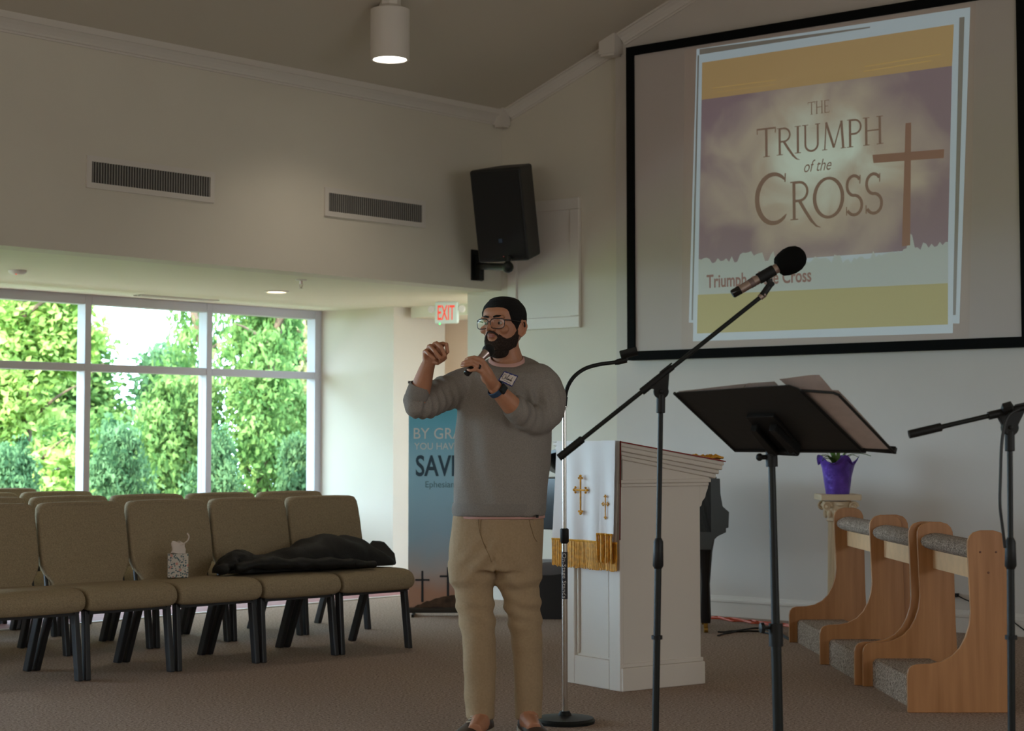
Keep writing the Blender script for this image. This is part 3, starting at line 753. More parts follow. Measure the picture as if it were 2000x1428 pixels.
# stole draped over the lectern
sw0, sw1 = .03, LW + .02
t = thing('altar_stole', 'white satin parament with gold crosses and fringe draped over the lectern', 'altar cloth', K0 + UP * zh)
def drape(u, zt_, zb_, n, amp, off, m, nm, fan=0.0, nz=26):
    mb = MB(); nu = 36; vs = []; 
    for j in range(nz + 1):
        f = j / nz; z = zt_ + (zb_ - zt_) * f
        for i in range(nu + 1):
            g = i / nu; uu = u[0] + (u[1] - u[0]) * g
            uu += fan * f * (g - .5)
            d = off + amp * (f ** .8) * (math.sin(g * n * 6.28 + 1.3 * f) * .5 + .5) + .006 * f
            vs.append(K0 + la * uu - lb * d + UP * z)
    for s in (0, .003):
        pass
    k2 = len(vs); back = [v + lb * .0025 for v in vs]
    fs = []
    for j in range(nz):
        for i in range(nu):
            a = j * (nu + 1) + i; fs.append((a, a + 1, a + nu + 2, a + nu + 1)); fs.append((k2 + a, k2 + a + nu + 1, k2 + a + nu + 2, k2 + a + 1))
    mb.add(vs + back, fs)
    return mb.build(nm, m, t, smooth=True, angle=0)
OFF = .054
drape((-.045, LW + .008), zh + .0045, .70, 3.0, .020, OFF, M['cloth'], 'front_panel', .01)
drape((-.046, .065), zh + .006, .735, 1.0, .008, OFF + .026, M['cloth'], 'narrow_band', .0)
drape((-.05, -.044), zh + .004, .72, 1.0, .0, OFF - .004, M['red'], 'red_edge', .0)
# cloth on the slanted top
mb = MB()
for d, mm in ((.0, 0),):
    q, vv = head(.044, 0, .054, -.004, -.001); mb.prism(q, vv)
mb.build('top_cloth', M['cloth'], t)
mb = MB(); q, vv = head(.0525, 0, .052, -.002, .003); mb.prism(q, -la * .004 + la * 0); mb.build('red_edge', M['red'], t)
def fringe(u0, u1, z1, z0, off, nm, n):
    mb = MB(); rr = random.Random(9)
    for i in range(n):
        g = (i + .5) / n; uu = u0 + (u1 - u0) * g; d = off + .006 + .016 * (math.sin(g * 3 * 6.28 + 1.2) * .5 + .5) + rr.uniform(0, .003)
        p = K0 + la * uu - lb * d; zz = z0 + rr.uniform(-.006, .006)
        mb.tube([p + UP * z1, p + UP * (z1 * .5 + zz * .5) + la * rr.uniform(-.003, .003), p + UP * zz + la * rr.uniform(-.004, .004)], .0034, 5)
    mb.tube([K0 + la * (u0 + (u1 - u0) * i / 30) - lb * (off + .008 + .016 * (math.sin(i / 30 * 3 * 6.28 + 1.2) * .5 + .5)) + UP * z1 for i in range(31)], .006, 6)
    o = mb.build(nm, M['gold'], t); return o
fringe(-.05, LW + .016, .705, .575, OFF, 'gold_fringe', 120)
fringe(-.048, .068, .745, .615, OFF + .03, 'gold_fringe', 34)
mb = MB(); rr = random.Random(4)                                     # fringe at the low end of the top
for i in range(60):
    uu = rr.uniform(-.05, LW + .04); b = LD + .02 + rr.uniform(0, .015)
    z0_ = zh + (zl - zh) * (b / (LD + .085)) + .006
    p = K0 + la * uu + lb * b + UP * z0_
    mb.tube([p, p + lb * .04 + UP * (rr.uniform(.004, .018)), p + lb * .085 + UP * rr.uniform(-.012, .004) + la * rr.uniform(-.02, .02)], .0045, 5)
mb.build('gold_fringe', M['gold'], t)
def cross_emb(u, z, h, w_, off):                                       # budded cross
    mb = MB(); b = K0 + la * u - lb * off
    th = h * .055
    def bar(p, q, r0): mb.tube([p, q], [r0, r0], 6)
    top = b + UP * (z + h); bot = b + UP * z; cz = z + h * .64
    bar(bot, top, th * .5); bar(b - la * w_ / 2 + UP * cz, b + la * w_ / 2 + UP * cz, th * .5)
    for c, d in ((top, UP), (bot, -UP), (b - la * w_ / 2 + UP * cz, -la), (b + la * w_ / 2 + UP * cz, la)):
        e = UP.cross(lb) if abs(d.z) < .5 else V((0, 0, 1))
        side = la if abs(d.z) > .5 else UP
        mb.ball(c + d * th * .9, (th * .8,) * 3, 8, 6); mb.ball(c + side * th * 1.3 - d * th * .2, (th * .65,) * 3, 8, 6); mb.ball(c - side * th * 1.3 - d * th * .2, (th * .65,) * 3, 8, 6)
    mb.build('gold_cross', M['gold'], t, smooth=True)
cross_emb(.235, .845, .165, .085, OFF + .019)
cross_emb(.018, .825, .10, .036, OFF + .037)
# ================================================================== stands
def rod(pts, r, n=14): return MB().tube(pts, r, n)
# straight chrome microphone stand with gooseneck
Y = 7.65
b0 = at(1103, 1300, Y); b0.z = 0; X0 = b0.x
def zz(py, Yy): return at(982, py, Yy).z
t = thing('microphone_stand', 'chrome microphone stand with empty clip on a bent gooseneck', 'microphone stand', b0)
MB().lathe([(.125, 0), (.128, .012), (.12, .022), (.03, .032), (.02, .05)], b0, 40).build('base', M['blackmetal'], t, smooth=True)
zc1, zc0 = zz(1034, Y), zz(1058, Y)
rod([b0 + UP * .04, b0 + UP * zc0], .0125).build('lower_tube', M['chrome'], t, smooth=True)
MB().lathe([(.0128, zz(1170, Y)), (.0131, zz(1170, Y)), (.0131, zz(1078, Y)), (.0128, zz(1078, Y))], b0, 24, caps=False).build('maker_label', mat('label_black', (26, 20, 24), .4), t, smooth=True)
lw_ = M['paper']
mb = MB(); vs, fs = text2d('On-Stage Stands', offset=.005)
xm = max(v[0] for v in vs); k1 = (zz(1080, Y) - zz(1168, Y)) / xm; kk = .0165 / max(v[1] for v in vs)
mb.add([b0 + V((math.sin((v[1] * kk - .0085) / .0135 - .1) * .0136, -math.cos((v[1] * kk - .0085) / .0135 - .1) * .0136, 0)) + UP * (zz(1080, Y) - v[0] * k1) for v in vs], fs)
mb.build('lettering', mat('label_white', (214, 206, 200), .5), t)
mb = MB(); mb.lathe([(.013, zc0 - .008), (.0185, zc0), (.0185, zc1), (.013, zc1 + .004)], b0, 20); mb.build('clutch', M['black'], t, smooth=True)
zt1 = zz(795, Y)
rod([b0 + UP * (zc1 - .01), b0 + UP * zt1], .0088).build('upper_tube', M['chrome'], t, smooth=True)
MB().lathe([(.014, zt1), (.014, zt1 + .003)], b0, 20).build('collar_ring', M['chrome'], t)
gp = [b0 + UP * zt1, at(1104, 775, Y), at(1109, 755, Y - .01), at(1122, 735, Y - .01), at(1143, 720, Y), at(1170, 712, Y + .01), at(1200, 708, Y + .02)]
mb = MB(); mb.tube(smoothpath(gp, 6), .0085, 12); mb.tube([gp[0], gp[1]], .011, 12); mb.build('gooseneck', M['blackmetal'], t, smooth=True)
mb = MB(); mb.tube([at(1200, 709, Y + .02), at(1207, 707, Y + .02), at(1224, 703, Y + .02)], [.009, .013, .012], 12)
mb.tube([at(1222, 704, Y + .02), at(1224, 696, Y + .02)], .009, 8); mb.build('clip_mount', M['black'], t, smooth=True)
# open U-shaped clip
ca, cb = at(1211, 690, Y + .02), at(1243, 682, Y + .02); axc = (cb - ca).normalized(); nz = UP
mb = MB(); rg = []
sideY = V((0, 1, 0)); upc = axc.cross(sideY) * -1
upc = upc if upc.z > 0 else -upc
for i in range(2):
    c = (ca, cb)[i]; ring = []
    for a in [math.radians(d) for d in range(-200, 21, 20)]: ring.append(c + sideY * math.cos(a) * .024 + upc * math.sin(a) * .028)
    for a in [math.radians(d) for d in range(20, -201, -20)]: ring.append(c + sideY * math.cos(a) * .020 + upc * math.sin(a) * .024)
    rg.append(ring)
mb.rings(rg); mb.build('microphone_clip', M['black'], t, smooth=True)

# black boom stands
def boom_stand(label, basepx, ptop, Y, ends, lean, cable=None, legs=True, dY=(0, 0)):
    px, py = ptop
    pt_ = at(px, py, Y); pb_ = at(basepx, 1308, Y); d = (pb_ - pt_); bb = pt_ + d * (pt_.z / -d.z)
    t = thing('boom_stand', label, 'microphone stand', V((bb.x, bb.y, 0)))
    def onp(z): return bb + (pt_ - bb) * (z / pt_.z)
    zmid = .62 if lean else .60
    zm1 = at(1284, 1105, Y).z; zm2 = at(1284, 1058, Y).z
    MB().tube([onp(.10), onp(zm1)], .0115, 14).build('lower_tube', M['blackmetal'], t, smooth=True)
    MB().tube([onp(zm1 - .01), onp(zm1), onp(zm2), onp(zm2 + .012)], [.012, .0175, .0155, .0095], 14).build('clutch', M['black'], t, smooth=True)
    MB().tube([onp(zm2), onp(pt_.z - .055)], .0085, 14).build('upper_tube', M['blackmetal'], t, smooth=True)
    q = onp(at(1282, 1245, Y).z)
    MB().tube([q - UP * .006, q + UP * .006], .018, 14).build('leg_collar', M['black'], t)
    rr_ = 0
    for a in (95, 215, 335):
        dv = V((math.cos(math.radians(a)), math.sin(math.radians(a)), 0))
        mb = MB(); mb.tube([onp(.13) + dv * .012, onp(.0) + dv * .30 + UP * .012], .007, 10); mb.build('leg', M['blackmetal'], t, smooth=True)
    MB().tube([onp(.08), onp(.17)], .02, 14).build('leg_hub', M['black'], t)
    # clutch head
    a, b = at(ends[0][0], ends[0][1], Y + dY[0]), at(ends[1][0], ends[1][1], Y + dY[1])
    ax = (b - a).normalized(); on = a + ax * ((pt_ - a).dot(ax)); side = V((0, -1, 0))
    upb = ax.cross(side); upb = upb if upb.z > 0 else -upb
    mb = MB(); mb.tube([onp(pt_.z - .078), onp(pt_.z - .018)], .0145, 14)
    c = pt_ - UP * .008
    pr = [c + V((math.cos(k), 0, math.sin(k))) * .0245 for k in [math.radians(x) for x in range(-200, 21, 20)]]
    pr = pr + [on + ax * .055 + upb * -.006, on - ax * .03 + upb * -.006] if ax.x > 0 else pr
    mb.prism([p - side * .012 for p in pr], side * .024); mb.lathe([(.006, .012), (.007, .017), (.002, .018)], c, 12, ax=side)
    mb.build('swivel', M['black'], t, bevel=.003)
    mb = MB(); mb.tube([on - ax * .055, on + ax * .04], .0125, 14); mb.tube([on + ax * .04, on + ax * .075], .0095, 14); mb.box(on + ax * .055 + upb * .012, (.05, .012, .005), ax, side, upb)
    mb.build('boom_clamp', M['black'], t, smooth=True)
    MB().tube([a, b], .0074, 14).build('boom', M['blackmetal'], t, smooth=True)
    MB().tube([a - ax * .012, a, a + ax * .085, a + ax * .088], [.0125, .0128, .0128, .009], 14).build('counterweight', M['black'], t, smooth=True)
    return t, a, b, ax, onp
t, ba, bb_, bax, onp = boom_stand('black boom stand leaning a microphone across the projection screen', 1282, (1291, 760), 5.8, ((1097, 890), (1486, 580)), True)
# the microphone on the boom, with its foam
ma, mb_ = at(1430, 575, 5.8), at(1528, 518, 5.8); mx = (mb_ - ma).normalized()
sd = V((0, -1, 0)); mu = mx.cross(sd); mu = mu if mu.z > 0 else -mu
mc = at(1498, 540, 5.8)
mb = MB(); cc = ma + mx * ((mc - ma).dot(mx)); rg = []
for off_ in (-.028, .03):
    rg.append([cc + mx * off_ + sd * math.cos(a) * .0185 + mu * math.sin(a) * .0185 for a in [2 * math.pi * i / 20 for i in range(20)]])
mb.rings(rg, caps=False)
rg2 = [[cc + (q - cc) * 1.0 - ((q - cc) - mx * (q - cc).dot(mx)) * .13 for q in r] for r in rg]
mb.rings(rg2[::-1], caps=False)
mb.tube([cc - mu * .018, cc - mu * .034 - mx * .004, bb_ + bax * .006], [.012, .011, .011], 12); mb.tube([cc - mu * .036 + sd * -.012, cc - mu * .036 + sd * .013], .008, 12)
mb.build('microphone_clip', M['black'], t, smooth=True)
MB().tube([bb_ - bax * .005, bb_ + bax * .016], .0105, 14).build('thread_adapter', M['steel'], t, smooth=True)
mt = thing('boom_microphone', 'silver handheld microphone with round black foam held on the boom', 'microphone', cc)
mb = MB(); mb.tube([ma + mx * .028, ma + mx * .155, ma + mx * .175], [.0145, .0155, .0165], 20); mb.build('barrel', M['steel'], mt, smooth=True)
mb = MB(); mb.tube([ma, ma + mx * .004, ma + mx * .03], [.012, .0145, .0148], 20); mb.build('tail_cap', mat('glossy_black', (16, 17, 16), .15), mt, smooth=True)
mb = MB(); mb.tube([ma + mx * .066, ma + mx * .082], .0156, 20); mb.build('switch_band', mat('dull_nickel', (120, 104, 100), .5, .6), mt, smooth=True)
fc = at(1546, 508, 5.8); R3 = Matrix((mx, sd, mu)).transposed()
fo = MB(); rg = []
for z, r in ((-.052, .024), (-.046, .033), (-.03, .040), (-.008, .0445), (.014, .043), (.032, .035), (.043, .023), (.048, .010)):
    rg.append([fc + mx * z + sd * math.cos(a) * r + mu * math.sin(a) * r for a in [2 * math.pi * i / 24 for i in range(24)]])
fo.rings(rg); fo.build('foam_windscreen', mat('foam', (20, 20, 19), 1.0, bump=.5, bscale=700, spec=.05), mt, smooth=True)

t, ba2, bb2, bax2, onp2 = boom_stand('black boom stand at the right edge with a cable hanging from it', 1975, (1972, 830), 5.3, ((1783, 847), (2120, 768)), True)
mb = MB()
mb.tube(smoothpath([at(1990, 800, 5.28), at(1968, 815, 5.26), at(1957, 860, 5.25), at(1954, 930, 5.25), at(1953, 985, 5.25), at(1958, 1030, 5.26), at(1963, 1070, 5.27)], 5), .0045, 8)
mb.build('cable', mat('cable_black', (22, 24, 23), .5), t, smooth=True)
mb = MB(); k_ = at(1957, 796, 5.3); mb.lathe([(.004, -.02), (.016, -.012), (.016, .012), (.004, .016)], k_ + V((.012, -.02, 0)), 10, ax=V((1, -.4, .3))); mb.build('wing_knob', M['black'], t)

# ------------------------------------------------------------------ music stand
Y = 5.65
pb_ = at(1517, 1308, Y); pt_ = at(1507, 890, Y); d = pb_ - pt_; bb = pt_ + d * (pt_.z / -d.z)
def om(z): return bb + (pt_ - bb) * (z / pt_.z)
t = thing('music_stand', 'black music stand with a wide tilted desk holding sheets', 'music stand', V((bb.x, bb.y, 0)))
zk1, zk0 = at(1515, 1218, Y).z, at(1516, 1262, Y).z
MB().tube([om(.05), om(zk0)], .0165, 18).build('lower_tube', M['blackmetal'], t, smooth=True)
mb = MB(); mb.tube([om(zk0), om(zk1)], .0225, 18); q = om(at(1515, 1226, Y).z)
mb.build('clutch', M['black'], t, smooth=True)
mb = MB(); mb.tube([q, q + V((-.045, -.01, 0))], .005, 8); mb.lathe([(.006, -.006), (.018, 0), (.016, .010), (.004, .012)], q + V((-.04, -.01, 0)), 10, ax=V((-1, -.2, 0))); mb.build('clamp_knob', M['black'], t)
MB().tube([om(zk1 - .01), om(pt_.z)], [.0135, .0115], 18).build('upper_tube', M['blackmetal'], t, smooth=True)
for a in (20, 140, 260):
    dv = V((math.cos(math.radians(a)), math.sin(math.radians(a)), 0))
    MB().tube([om(.09) + dv * .01, om(0) + dv * .2 + UP * .03, om(0) + dv * .27 + UP * .01], .009, 10).build('leg', M['blackmetal'], t, smooth=True)
mb = MB(); mb.tube([om(pt_.z - .035), om(pt_.z + .02)], .019, 16); mb.tube([om(pt_.z - .005) - V((.04, 0, 0)), om(pt_.z - .005)], .008, 10); mb.ball(om(pt_.z - .005) - V((.038, .0, 0)), .012)
mb.build('tilt_joint', M['black'], t, smooth=True)
# desk: four corners set out in space
BL, BR = at(1437, 880, 5.72), at(1688, 882, 5.50)
TL, TR = at(1318, 768, 5.50), at(1556, 752, 5.24)
ez = (BR - BL).normalized(); eh = (TL - BL); eh = (eh - ez * eh.dot(ez)).normalized(); dn = ez.cross(eh).normalized()
dn = dn if dn.y < 0 else -dn                      # towards the camera, the back of the desk
W_ = (BR - BL).length; H_ = ((TL - BL).length + (TR - BR).length) / 2
def dk(u, v, o=0.0): return BL + (BR - BL) * u + ((TL - BL) * (1 - u) + (TR - BR) * u) * v + dn * o
def dpan(pts, th, o): 
    return [dk(u, v, o) for u, v in pts], -dn * th
pts = [(0, 0), (1, 0), (1, .88), (.985, .95), (.94, 1), (.02, 1), (0, .985)]
q, vv = dpan(pts, .003, 0); 
mb = MB(); mb.prism(q, vv); mb.build('desk', mat('desk_black', (30, 31, 29), .5, bump=.05, bscale=60), t)
mb = MB(); lp = dk(0, 0); mb.prism([dk(-.01, -.01, .004), dk(-.01, -.01, -.065), dk(-.01, .01, -.065), dk(-.01, .02, .004)], (BR - BL) * 1.02); mb.build('ledge', M['black'], t)
mb = MB(); mb.tube([dk(-.004, 0), dk(-.004, 1)], .005, 8); mb.tube([dk(.985, 0, .002), dk(.985, .93, .002)], .003, 8); mb.build('edge_rim', M['black'], t, smooth=True)
mb = MB()
mb.prism([dk(u, v, .002) for u, v in ((.31, .08), (.40, .62), (.62, .62), (.56, .08))], dn * .012)
mb.prism([dk(u, v, .002) for u, v in ((.33, .10), (.38, .5), (.43, .5), (.40, .10))], dn * .034)
mb.prism([dk(u, v, .002) for u, v in ((.50, .10), (.53, .5), (.58, .5), (.57, .10))], dn * .034)
mb.tube([dk(.36, .12, .03), om(pt_.z + .015), dk(.56, .12, .03)], .013, 10)
mb.build('desk_bracket', M['black'], t, bevel=.002)
# side extension wing
wg = [dk(1.005, -.004, -.006), dk(1.24, -.035, -.006), dk(1.30, .93, -.006), dk(1.02, .91, -.006)]
WB, WT = at(1748, 887, 5.46), at(1636, 770, 5.2)
def wv(u, v, o=0.0): 
    a = dk(1, 0) * (1 - u) + WB * u; b = dk(1, .90) * (1 - u) + WT * u
    return a * (1 - v) + b * v + dn * o
mb = MB()
mb.tube([wv(.97, 0, -.004), wv(.97, .97, -.004), wv(.86, 1.0, -.004), wv(-.2, 1.0, -.004)], .0045, 8)
mb.prism([wv(.93, 0, -.004), wv(1, 0, -.004), wv(1, .97, -.004), wv(.93, .97, -.004)], -dn * .003)
mb.prism([wv(0, -.02, -.004), wv(1, -.02, -.004), wv(1, .015, -.004), wv(0, .015, -.004)], -dn * .02)
mb.build('side_wing', M['black'], t)
# sheets on the stand
s1 = thing('sheet_music', 'loose paper sheet standing above the right part of the music stand', 'paper sheet', dk(1, 0, -.012))
def sheet(c4, nm, par, o):
    mb = MB(); nn = 8; vs = []
    for j in range(nn + 1):
        for i in range(nn + 1):
            u, v = i / nn, j / nn; p = (c4[0] * (1 - u) + c4[1] * u) * (1 - v) + (c4[3] * (1 - u) + c4[2] * u) * v
            vs.append(p + dn * (o + .006 * math.sin(u * 3 + v * 2)))
    k2 = len(vs); fs = [(j * (nn + 1) + i, j * (nn + 1) + i + 1, (j + 1) * (nn + 1) + i + 1, (j + 1) * (nn + 1) + i) for j in range(nn) for i in range(nn)]
    mb.add(vs, fs); return mb.build(nm, M['paper'], par, smooth=True)
sheet([dk(.42, .02), wv(.93, .02), wv(.93, .97), dk(.55, .9)], 'page', s1, -.014)
pq = [on_plane(x_, y_, dk(0, 0, -.012), dn) for x_, y_ in ((1590, 800), (1660, 812), (1598, 741), (1521, 743))]; sheet(pq, 'page', s1, -.010)
s2 = thing('sheet_music', 'stack of pages along the left of the music stand with a wire ring', 'paper sheet', dk(.3, .5, -.02))
sheet([dk(.03, .05), dk(.82, .05), dk(.82, 1.008), dk(.03, 1.008)], 'page', s2, -.010)
mb = MB(); mb.tube(smoothpath([at(1452, 758, 5.36), at(1457, 751, 5.36), at(1466, 749, 5.36), at(1475, 753, 5.36), at(1477, 757, 5.36)], 5), .0014, 6); mb.build('wire_ring', M['chrome'], s2, smooth=True)

# ================================================================== piano behind the lectern
kp0 = at(1422, 1000, 11.15); kp0.z = 0
g = math.radians(16); ex_ = V((-math.cos(g), math.sin(g), 0)); ey_ = V((math.sin(g) * .3, 1, 0)).normalized()
t = thing('grand_piano', 'small black grand piano with raised lid behind the lectern', 'piano', kp0)
PWd = .62
def pz(py): return at(1400, py, 11.15).z
def px_(px): return (kp0.x - at(px, 1000, 11.15).x) / math.cos(g)
side = [(px_(1366), pz(935)), (px_(1407), pz(935)), (px_(1408), pz(965)), (px_(1412), pz(990)), (px_(1424), pz(1000)), (-.002, pz(1031)), (px_(1418), pz(1032)), (px_(1418), pz(1040)), (px_(1402), pz(1048)), (px_(1394), pz(1056)), (px_(1390), pz(1075)), (px_(1366), pz(1075))]
MB().prism([kp0 + ex_ * a + UP * z for a, z in side], ey_ * .05).build('cheek', M['pianoside'], t, bevel=.003)
MB().prism([kp0 + ex_ * a + UP * z + ey_ * (PWd - .05) for a, z in side], ey_ * .05).build('cheek', M['pianoside'], t, bevel=.003)
zb3, zt3 = .62, .955
case = [(.10, 0), (.75, .0), (1.05, .06), (1.22, .2), (1.24, .42), (1.12, PWd), (.10, PWd)]
MB().prism([kp0 + ex_ * a + ey_ * b + UP * zb3 for a, b in case], UP * (zt3 - zb3)).build('case', M['piano'], t, bevel=.006)
lidp = [kp0 + ex_ * a + ey_ * (PWd - (PWd - b) * .96) + UP * (zt3 + .01 + (PWd - b) * .30 * 1.0) for a, b in ((.74, 0), (.85, .0), (1.05, .06), (1.22, .2), (1.24, .42), (1.12, PWd), (.74, PWd))]
MB().prism(lidp, UP * .02).build('lid', M['piano'], t)
MB().tube([kp0 + ex_ * .9 + ey_ * .05 + UP * zt3, kp0 + ex_ * .92 + ey_ * .05 + UP * (zt3 + .17)], .008, 8).build('lid_prop', M['piano'], t)
mb = MB(); mb.span(kp0 + ex_ * .02 + ey_ * .05 + UP * .66, ex_ * .14, ey_ * (PWd - .1), UP * .05); mb.build('keybed', M['piano'], t)
mb = MB()
for k in range(36): mb.span(kp0 + ex_ * .025 + ey_ * (.055 + k * (PWd - .11) / 36) + UP * .712, ex_ * .13, ey_ * ((PWd - .11) / 36 * .92), UP * .012)
mb.build('keys', mat('ivory', (230, 226, 215), .3), t)
for a, b in ((px_(1385) + .02, .06), (px_(1385) + .02, PWd - .06), (1.0, PWd * .55)):
    q = kp0 + ex_ * a + ey_ * b
    lg = MB().lathe([(.03, .06), (.034, .10), (.028, .3), (.045, .5), (.06, .58), (.06, .66)], q, 12).build('leg', M['piano'], t, smooth=True)
    mb = MB(); mb.tube([q + UP * .02 - V((.012, 0, 0)), q + UP * .02 + V((.012, 0, 0))], .02, 14); mb.tube([q + UP * .03, q + UP * .06], .014, 10); mb.build('caster', mat('brass', (170, 130, 60), .35, .9), lg, smooth=True)

# ------------------------------------------------------------------ waste bin, cords, cable
q = at(1078, 1187, 12.2); q.z = 0
t = thing('waste_bin', 'dark grey waste bin with a clear liner behind the man', 'waste bin', q)
mb = MB(); rg = []
for z, a, b in ((0, .13, .11), (.36, .165, .14)):
    rg.append([q + V((math.copysign(abs(math.cos(k)) ** .35, math.cos(k)) * a, math.copysign(abs(math.sin(k)) ** .35, math.sin(k)) * b, z)) for k in [2 * math.pi * i / 32 for i in range(32)]])
rin = [[q + (x - q) * .95 + UP * .0 for x in rg[1]]]
mb.rings(rg + [[V((q.x + (x.x - q.x) * .95, q.y + (x.y - q.y) * .95, .36)) for x in rg[1]], [V((q.x + (x.x - q.x) * .93, q.y + (x.y - q.y) * .93, .02)) for x in rg[0]]])
mb.build('bin', mat('bin_grey', (48, 50, 54), .6), t, smooth=True)
mb = MB(); rr = random.Random(2); rg = []
for z, s_ in ((.30, 1.03), (.365, 1.05), (.385, 1.0), (.37, .93), (.30, .90)):
    rg.append([V((q.x + (x.x - q.x) * s_, q.y + (x.y - q.y) * s_, z + (rr.uniform(-.012, .012) if z < .38 else rr.uniform(0, .012)))) for x in rg_] if False else [V((q.x + math.copysign(abs(math.cos(k)) ** .35, math.cos(k)) * .165 * s_, q.y + math.copysign(abs(math.sin(k)) ** .35, math.sin(k)) * .14 * s_, z + rr.uniform(-.012, .012))) for k in [2 * math.pi * i / 32 for i in range(32)]])
mb.rings(rg, caps=False); 
lm = mat('clear_liner', (150, 152, 160), .2); lm.node_tree.nodes['Principled BSDF'].inputs['Alpha'].default_value = .55
mb.build('liner', lm, t, smooth=True)

rr = random.Random(8)
cord = mat('orange_cord', (208, 84, 50), .5)
mb = MB()
for j in range(3):
    pts = []
    for i in range(16):
        pxx = 1375 + (1575 - 1375) * i / 15; pyy = 1203 + (1224 - 1203) * i / 15 + j * 2.4 + rr.uniform(-1.2, 1.2)
        p = on_z(pxx, pyy, .006); pts.append(V((p.x, p.y, .006 + .003 * j)))
    mb.tube(smoothpath(pts, 3), .0058, 8)
o = mb.build('extension_cord', cord, None, smooth=True, origin=on_z(1475, 1214, 0)); tag(o, 'orange extension cord laid in strands along the front wall baseboard', 'cord')
mb = MB()
for j in range(2):
    pts = [on_z(1402 + (1545 - 1402) * i / 12, 1236 - 8 * math.sin(i / 12 * 3.1) + j * 5 + rr.uniform(-2, 2) + (12 * (i / 12) ** 6), .005) for i in range(13)]
    mb.tube(smoothpath(pts, 3), .005, 8)
o = mb.build('cable', M['black'], None, smooth=True, origin=on_z(1450, 1226, 0)); tag(o, 'thin black cable lying on the carpet below the orange cord', 'cable')
pl = on_plane(1866, 1162, PB, nF)
mb = MB(); mb.box(pl + nF * .02, (.05, .035, .022), uF, nF, UP); mb.tube(smoothpath([pl + nF * .02 + uF * .02, pl + nF * .03 + uF * .1 - UP * .03, pl + nF * .03 + uF * .25 - UP * .06, pl + nF * .02 + uF * .5 - UP * (pl.z - .01)], 5), .004, 8)
mb.tube(smoothpath([pl + nF * .02 - uF * .02, pl + nF * .03 - uF * .3 - UP * .05, pl + nF * .04 - uF * .5 - UP * (pl.z - .006)], 5), .004, 8)
o = mb.build('power_cable', M['black'], None, smooth=True, origin=pl); tag(o, 'black plug and cable on the front wall behind the kneelers', 'cable')

# ================================================================== banner
YB = 12.35
bb0 = at(797, 1190, YB); bb0.z = 0; bw = at(955, 900, YB).x - at(797, 900, YB).x
zbt = at(797, 748, YB).z
t = thing('roll_up_banner', 'tall pale blue roll-up banner with Bible verse and crosses behind the man', 'banner', bb0 + V((bw / 2, 0, 0)))
def gradmat():
    m = mat('banner_print', (120, 170, 190), .6); n = m.node_tree.nodes; l = m.node_tree.links; b = n['Principled BSDF']
    tc = n.new('ShaderNodeTexCoord'); sx = n.new('ShaderNodeSeparateXYZ'); mr = n.new('ShaderNodeMapRange'); mr.inputs[1].default_value = 0.05; mr.inputs[2].default_value = zbt
    tx = n.new('ShaderNodeTexNoise'); tx.inputs['Scale'].default_value = 2.5; tx.inputs['Detail'].default_value = 3
    ad = n.new('ShaderNodeMath'); ad.operation = 'MULTIPLY_ADD'; ad.inputs[1].default_value = .22
    sb = n.new('ShaderNodeMath'); sb.operation = 'SUBTRACT'; sb.inputs[1].default_value = .11
    rp = n.new('ShaderNodeValToRGB'); e = rp.color_ramp.elements
    e[0].position = 0.06; e[0].color = (*lin((214, 168, 146)), 1); e[1].position = 1.0; e[1].color = (*lin((64, 152, 166)), 1)
    for ps, c in ((.16, (206, 198, 198)), (.3, (164, 196, 216)), (.62, (150, 198, 216)), (.82, (104, 178, 200))):
        k = e.new(ps); k.color = (*lin(c), 1)
    l.new(tc.outputs['Object'], sx.inputs[0]); l.new(sx.outputs['Z'], mr.inputs[0]); l.new(tc.outputs['Object'], tx.inputs['Vector'])
    l.new(tx.outputs['Fac'], ad.inputs[0]); l.new(mr.outputs[0], ad.inputs[2]); l.new(ad.outputs[0], sb.inputs[0]); l.new(sb.outputs[0], rp.inputs['Fac']); l.new(rp.outputs['Color'], b.inputs['Base Color'])
    return m
fn = V((0, -1, 0)); bx = V((1, 0, 0))
sheet_ = MB().span(bb0 + UP * .05, bx * bw, V((0, .002, 0)), UP * (zbt - .05)).build('print', gradmat(), t)
def bp_(px, py, o=.001): return at(px, py, YB) + fn * o
BWm = mat('banner_white', (212, 214, 210), .6); BNm = mat('banner_navy', (44, 72, 88), .6); BTm = mat('banner_teal', (84, 122, 134), .6)
def line(s, xa, xb, py, pyt, m, nm, **kw):
    mb = MB(); put_text(mb, s, bp_(xa, py), bx, UP, width=(at(xb, py, YB) - at(xa, py, YB)).x, height=at(xa, pyt, YB).z - at(xa, py, YB).z, n=fn, off=.0006, **kw); mb.build(nm, m, sheet_)
line('BY GRACE', 808, 936, 857, 836, BWm, 'lettering', offset=.002)
line('YOU HAVE BEEN', 809, 940, 878, 865, BWm, 'lettering', offset=.002)
line('SAVED', 812, 929, 929, 889, BNm, 'lettering', offset=.018)
line('Ephesians 2:8', 831, 919, 952, 940, BTm, 'lettering')
hill = [(803, 1196)] + [(803 + (950 - 803) * i / 24, 1187 - 26 * math.sin(min(1, i / 17) * 1.57) + rr.uniform(-1.5, 1.5) + (8 * max(0, i - 19) / 5)) for i in range(25)] + [(950, 1196)]
MB().prism([bp_(x, y) for x, y in hill], fn * .0006).build('printed_hill', mat('hill_print', (112, 88, 72), .8, c2=(66, 52, 44), scale=14), sheet_)
mb = MB()
